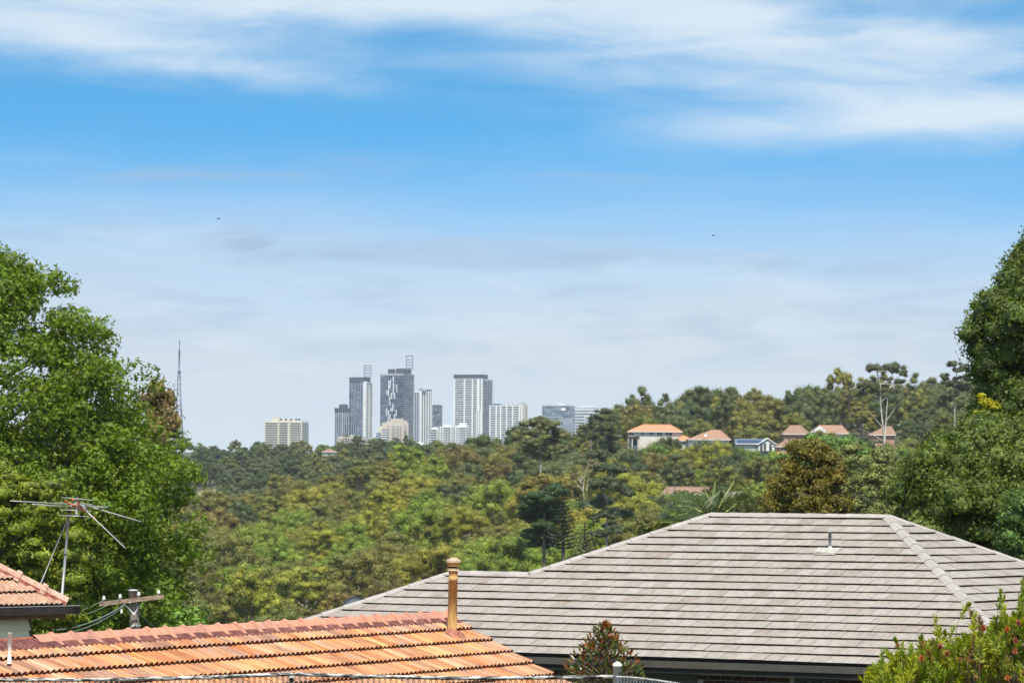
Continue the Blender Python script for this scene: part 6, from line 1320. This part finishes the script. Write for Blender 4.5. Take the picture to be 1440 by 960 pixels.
def palm():
    PL = foliage('palm_leaf', trans=.3, var=.2, rough=.4, patch=.1, pscale=1.0); RC = plain('frond_stalk', (.30, .30, .09), .6, .2, 5)
    D = 104.; cx, cy = 1003, 742; c = at(cx, cy, D); gz = float(ground_z(c[0], c[1])); R = empty('palm_tree', (c[0], c[1], gz), 'palm with arching fronds and an upright spear leaf behind the grey ridge', 'palm')
    m = MB(); m.tube([(c[0], c[1], gz - .4), tuple(c - Z3 * .6), tuple(c)], [.16, .13, .10], 10); m.build('trunk', [GREYBARK], R)
    G = (.065, .10, .024)
    def fr(pp, hw, dd=0, col=G, n=46, dr=.5):
        mm_ = MB(); frond(mm_, [at(x, y, D + d_) for (x, y, d_) in pp], hw, 0, n, dr); mm_.build('frond', [PL, RC], R, color=col)
    fr([(cx, cy, 0), (992, 718, -.2), (978, 703, -.5), (962, 694, -.9), (946, 692, -1.2), (934, 700, -1.5)], .85); fr([(cx, cy, 0), (990, 722, .4), (972, 712, 1.), (955, 712, 1.6), (940, 724, 2.)], .75)
    fr([(cx, cy, 0), (1012, 715, -.3), (1022, 700, -.8), (1034, 692, -1.2), (1048, 690, -1.8)], .8, col=(.085, .12, .03)); fr([(cx, cy, 0), (1012, 712, .6), (1020, 696, 1.2), (1028, 684, 1.7), (1032, 676, 2.0)], .7)
    fr([(cx, cy, 0), (1018, 722, 0), (1032, 712, .2), (1046, 708, .2), (1058, 712, .2)], .75); fr([(cx, cy, 0), (1000, 715, .8), (996, 700, 1.6), (992, 690, 2.2)], .4)
    fr([(cx, cy, 0), (984, 728, -.8), (966, 722, -1.4), (950, 726, -1.8)], .5, col=(.05, .08, .02)); fr([(cx, cy, 0), (1010, 705, -1), (1014, 690, -1.6)], .3, col=(.05, .08, .02))
    m = MB(); m.tube([at(1001, 722, D), at(1003, 700, D), at(1005.5, 680, D), at(1006, 668, D)], [.05, .045, .03, .006], 7); m.build('spear_leaf', [plain('spear_green', (.16, .20, .06), .5)], R)
    for x, y in ((975, 690), (970, 706), (1042, 702)):  pass
    # second palm, only frond tips above the hip
    D2 = 96.; c = at(918, 765, D2); gz = float(ground_z(c[0], c[1])); R2 = empty('palm_tree', (c[0], c[1], gz), 'low yellow green palm fronds just above the left hip of the grey roof', 'palm')
    m = MB(); m.tube([(c[0], c[1], gz - .4), tuple(c)], [.12, .09], 8); m.build('trunk', [GREYBARK], R2)
    for pp in ([(918, 765), (912, 745), (900, 734), (886, 736), (876, 744)], [(918, 765), (920, 745), (928, 735), (940, 734)], [(918, 765), (914, 748), (906, 740), (894, 744)]):
        mm_ = MB(); frond(mm_, [at(x, y, D2) for x, y in pp], .38, 0, 34, .3); mm_.build('frond', [PL, RC], R2, color=(.17, .18, .04))
    # upright grassy fronds on the ridge right of the palm
    D3 = 98.; c = at(1052, 760, D3); gz = float(ground_z(c[0], c[1])); R3 = empty('fern_palm', (c[0], c[1], gz), 'upright feathery frond tips right of the palm above the grey ridge', 'palm'); m = MB(); m.tube([(c[0], c[1], gz - .4), tuple(c)], [.12, .09], 8); m.build('trunk', [GREYBARK], R3)
    for dx, tx, ty in ((-8, 1034, 712), (-2, 1046, 702), (3, 1056, 706), (6, 1068, 702), (10, 1078, 712), (0, 1051, 716)):
        mm_ = MB(); frond(mm_, [at(1052, 760, D3), at(1052 + dx, 735, D3), at(tx, ty, D3)], .30, 0, 26, .1); mm_.build('frond', [PL, RC], R3, color=(.115, .12, .04))
palm()
# ------------------------------------------------------------------ red leaved shrub behind the fence post
def red_shrub():
    D = 56.; k = FPX / D; cx = 850; b = at(cx, 970, D); gz = float(ground_z(b[0], b[1])); R = empty('red_leaved_shrub', (b[0], b[1], gz), 'conical shrub with rusty red and green upright leaves behind the capped fence post', 'shrub'); off = rootloc(R)
    GL = foliage('glossy_leaf', trans=.2, var=.25, rough=.25, patch=.1); m = MB(); m.tube([(b[0], b[1], gz - .2), tuple(at(cx, 950, D)), tuple(at(cx + 1, 890, D))], [.05, .04, .012], 7); m.build('stem', [BARK], R)
    lm = MB(); L = .092; xs = [(0, 0), (.25, .3), (.6, .42), (1, 0)]
    V = []; 
    for t, w in ((0, .0), (.25, .30), (.6, .36), (1, 0)):
        for s in (-1, 0, 1): V.append((s * w * L * .55, t * L, abs(s) * w * L * .22 - .02 * L * math.sin(t * 3)))
    lm.add(V, [(0, 1, 4, 3), (1, 2, 5, 4), (3, 4, 7, 6), (4, 5, 8, 7), (6, 7, 10, 9), (7, 8, 11, 10)], 0, 0, True); me = lm.mesh('leaf', [GL]); Vn = np.array(V)
    spots = []; rr = np.random.default_rng(3)
    prof = lambda y: np.interp(y, [880, 892, 905, 920, 930, 940, 975], [3, 17, 28, 38, 50, 54, 62])
    while len(spots) < 1150:
        y = rr.uniform(880, 985); r = prof(y); a = rr.uniform(0, 6.283); f = rr.uniform(.0, 1) ** .5
        if rr.random() > .25 + .75 * r / 60: continue
        p = at(cx + math.cos(a) * r * f, y, D + math.sin(a) * r * f / k * .7); spots.append((p, a, f, y, math.sin(a) * f))
    spots.sort(key=lambda s: (s[4] * .4 + (s[3] > 956) * 5)); rest = ([], [], 0); RV = []; RQ = []; n = 0; br = MB()
    for i, (p, a, f, y, dp) in enumerate(spots):
        out = np.array([math.cos(a), math.sin(a), 0]); d = nrm(out * (.35 + .6 * f) * rr.uniform(.3, 1.2) + Z3 * rr.uniform(.5, 1.4) + rr.normal(0, .3, 3)); sd = nrm(np.cross(d, rr.normal(0, 1, 3))); nn = np.cross(sd, d); sc = rr.uniform(.75, 1.25); q = rr.random(); th = np.interp(y, [878, 900, 925, 950], [.85, .55, .30, .22])
        col = (.25, .085, .02) if q < th * .7 else ((.19, .065, .022) if q < th else ((.12, .14, .03) if rr.random() < .6 else ((.20, .24, .08) if rr.random() < .6 else (.035, .06, .02))))
        if i < 300: ob = link('leaf', me, R, col); ob.matrix_local = basis(sd * sc, d * sc, nn * sc, p - off)
        else: RV.append(p - off + (Vn[:, :1] * sd + Vn[:, 1:2] * d + Vn[:, 2:] * nn) * sc); RQ.append(np.array(lm.F) + n); n += len(Vn)
        if i % 9 == 0: br.tube([at(cx, min(y + 22, 965), D), p], [.012, .005], 3, 0, False)
    link('leaves', fastmesh('leaves', np.concatenate(RV), np.concatenate(RQ), [GL]), R, (.12, .10, .03), 'stuff'); br.build('twigs', [BARK], R, kind='stuff')
red_shrub()
# ------------------------------------------------------------------ bottlebrush in the right corner
def bottlebrush():
    D = 32.; k = FPX / D; R = None; b = at(1450, 1100, D); gz = float(ground_z(b[0], b[1])); R = empty('bottlebrush_shrub', (b[0], b[1], gz), 'bright green bottlebrush shrub with red flowers in the bottom right corner', 'shrub'); off = rootloc(R); rr = np.random.default_rng(8)
    LM = foliage('bottlebrush_leaf', trans=.34, var=.35, rough=.4, patch=.05); FL = foliage('bristle', trans=.2, var=.3, rough=.6, patch=.05); TW = plain('pinkish_twig', (.30, .16, .10), .8, .2, 9)
    meshes = []
    for s in range(7):
        m = MB(); Lg = rr.uniform(.13, .19); m.tube([(0, 0, 0), (rr.uniform(-.01, .01), rr.uniform(-.01, .01), Lg)], [.0032, .0018], 4, 1)
        for i in range(64):
            t = rr.uniform(.05, 1.04); a = i * 2.4; tilt = np.interp(t, [0, 1], [1.15, .35]) + rr.normal(0, .15); d = np.array([math.cos(a) * math.sin(tilt), math.sin(a) * math.sin(tilt), math.cos(tilt)]); l = rr.uniform(.038, .062); w = nrm(np.cross(d, rr.normal(0, 1, 3))) * rr.uniform(.0050, .0072); p = np.array([0, 0, t * Lg])
            m.add([p, p + d * l * .45 + w, p + d * l, p + d * l * .45 - w], [(0, 1, 2, 3)], 0)
        meshes.append(m.mesh('sprig', [LM, TW]))
    tips = [(1222, 945), (1228, 938), (1240, 925), (1248, 918), (1261, 902), (1270, 912), (1282, 915), (1295, 898), (1300, 905), (1317, 880), (1322, 886), (1330, 892), (1338, 893), (1345, 905), (1362, 850), (1366, 862), (1370, 872), (1395, 878), (1407, 836), (1410, 848), (1412, 862), (1438, 818), (1442, 828), (1436, 850), (1434, 862), (1425, 868), (1380, 888), (1400, 880), (1355, 895), (1378, 870)]
    ol = lambda x: np.interp(x, [1218, 1240, 1262, 1290, 1318, 1340, 1360, 1385, 1405, 1425, 1445, 1520], [955, 928, 918, 912, 900, 908, 892, 888, 872, 868, 845, 830])
    pts = [(x, y, D + rr.uniform(-.2, .2), True) for x, y in tips]
    while len(pts) < 520:
        x = rr.uniform(1218, 1500); y = ol(x) + 4 + rr.exponential(38)
        if y < 1010: pts.append((x, y, D + rr.uniform(-.45, .7), False))
    br = MB(); extra = []
    for i, (x, y, d_, tip) in enumerate(pts):
        p = at(x, y, d_); up = nrm(np.array([rr.normal(-.25, .45), rr.normal(-.25, .45), rr.uniform(.5, 1.3)])) if not tip else nrm(np.array([rr.normal(-.05, .22), rr.normal(-.1, .2), 1.])); a = nrm(np.cross(up, rr.normal(0, 1, 3))); c = np.cross(up, a)
        q = rr.random(); col = (.37, .41, .035) if q < .45 else ((.23, .30, .028) if q < .76 else ((.33, .37, .07) if q < .90 else (.30, .20, .06)))
        sc = rr.uniform(.85, 1.2); Mx = basis(a * sc, c * sc, up * sc, p - up * .14 * sc - off)
        if i < 290: o = link('sprig', meshes[i % 7], R, col); o.matrix_local = Mx
        else: extra.append((i % 7, Mx))
        base = p - up * .14 * sc; br.tube([base, base - up * .05 - Z3 * .05, base - Z3 * .20 + X3 * .06 + Y3 * .12], [.0022, .0028, .0035], 4, 0, False)
    ex = MB()
    for k_, Mx in extra:
        me = meshes[k_]; A = np.array(Mx); V = np.array([v.co for v in me.vertices]) @ A[:3, :3].T + A[:3, 3] + off
        ex.add(V, [tuple(p.vertices) for p in me.polygons], 0); q = len(ex.M) - len(me.polygons); ex.M[q:] = [p.material_index for p in me.polygons]
    ex.build('sprigs', [LM, TW], R, kind='stuff', color=(.24, .30, .03))
    br.build('twigs', [TW], R, kind='stuff'); m = MB(); m.tube([(b[0], b[1], gz - .3), (b[0] - .1, b[1], b[2] - .1), tuple(at(1455, 980, D))], [.09, .06, .03], 8); m.build('trunk', [BARK], R)
    fm = MB()
    for i in range(330):
        t = rr.uniform(0, 1); a = rr.uniform(0, 6.283); til = rr.normal(1.25, .25); d = np.array([math.cos(a) * math.sin(til), math.sin(a) * math.sin(til), math.cos(til)]); p = np.array([0, 0, t * .05]); w = nrm(np.cross(d, rr.normal(0, 1, 3))) * .0014; l = rr.uniform(.018, .027)
        fm.add([p - w, p + w, p + d * l + w * .8, p + d * l - w * .8], [(0, 1, 2, 3)], 0)
    fme = fm.mesh('flower', [FL])
    for i, (x, y) in enumerate([(1383, 882), (1416, 884), (1432, 875), (1322, 908), (1296, 925), (1428, 900), (1427, 915), (1417, 952), (1332, 918), (1372, 952), (1350, 925), (1440, 945), (1262, 905)]):
        p = at(x, y, D - .55); up = nrm(rr.normal(0, .4, 3) + Z3); a = nrm(np.cross(up, rr.normal(0, 1, 3))); o = link('flower', fme, R, [(.50, .17, .08), (.60, .22, .07), (.46, .19, .10)][i % 3] if i < 9 else (.40, .22, .08)); sc = .8 if i < 9 else .6; o.matrix_local = basis(a * sc, np.cross(up, a) * sc, up * sc, p - up * .025 - off)
bottlebrush()
# ------------------------------------------------------------------ two distant birds
for x, y, lab in ((307, 307.5, 'tiny dark bird gliding high over the left of the valley'), (1003, 331, 'tiny dark bird high over the hill houses')):
    c = at(x, y, 420); m = MB(); m.tube([c - X3 * .16, c - X3 * .05, c + X3 * .1, c + X3 * .2], [.01, .05, .045, .015], 6)
    for sg in (-1, 1): m.add([c - X3 * .07, c + X3 * .08, c + Y3 * .25 * sg + X3 * .04 + Z3 * .05, c + Y3 * .30 * sg - X3 * .08 + Z3 * .05], [(0, 1, 2, 3)]); m.add([c + Y3 * .25 * sg + X3 * .04 + Z3 * .05, c + Y3 * .30 * sg - X3 * .08 + Z3 * .05, c + Y3 * .5 * sg - X3 * .12 + Z3 * .0], [(0, 1, 2)])
    m.add([c + X3 * .18, c + X3 * .30 + Y3 * .05, c + X3 * .30 - Y3 * .05], [(0, 1, 2)]); o = m.build('bird', [plain('bird_dark', (.03, .03, .035), .8)]); tag(o, lab, 'bird')
# ------------------------------------------------------------------ the air
def haze():
    m = MB(); m.frame(np.zeros(3), X3, Y3, Z3, -3950, 3950, -330, 9330, -48, 215); me = m.mesh('haze', [])
    me.materials.clear(); mt = bpy.data.materials.new('haze_air'); mt.use_nodes = True; nt = mt.node_tree; nt.nodes.clear(); o = nt.nodes.new('ShaderNodeOutputMaterial'); v = nt.nodes.new('ShaderNodeVolumePrincipled')
    v.inputs['Density'].default_value = HAZE_D; v.inputs['Color'].default_value = (.96, .98, 1.0, 1); v.inputs['Anisotropy'].default_value = .0; nt.links.new(v.outputs[0], o.inputs['Volume']); me.materials.append(mt)
    link('haze', me, kind='stuff')
HAZE_D = 0.00003
haze()
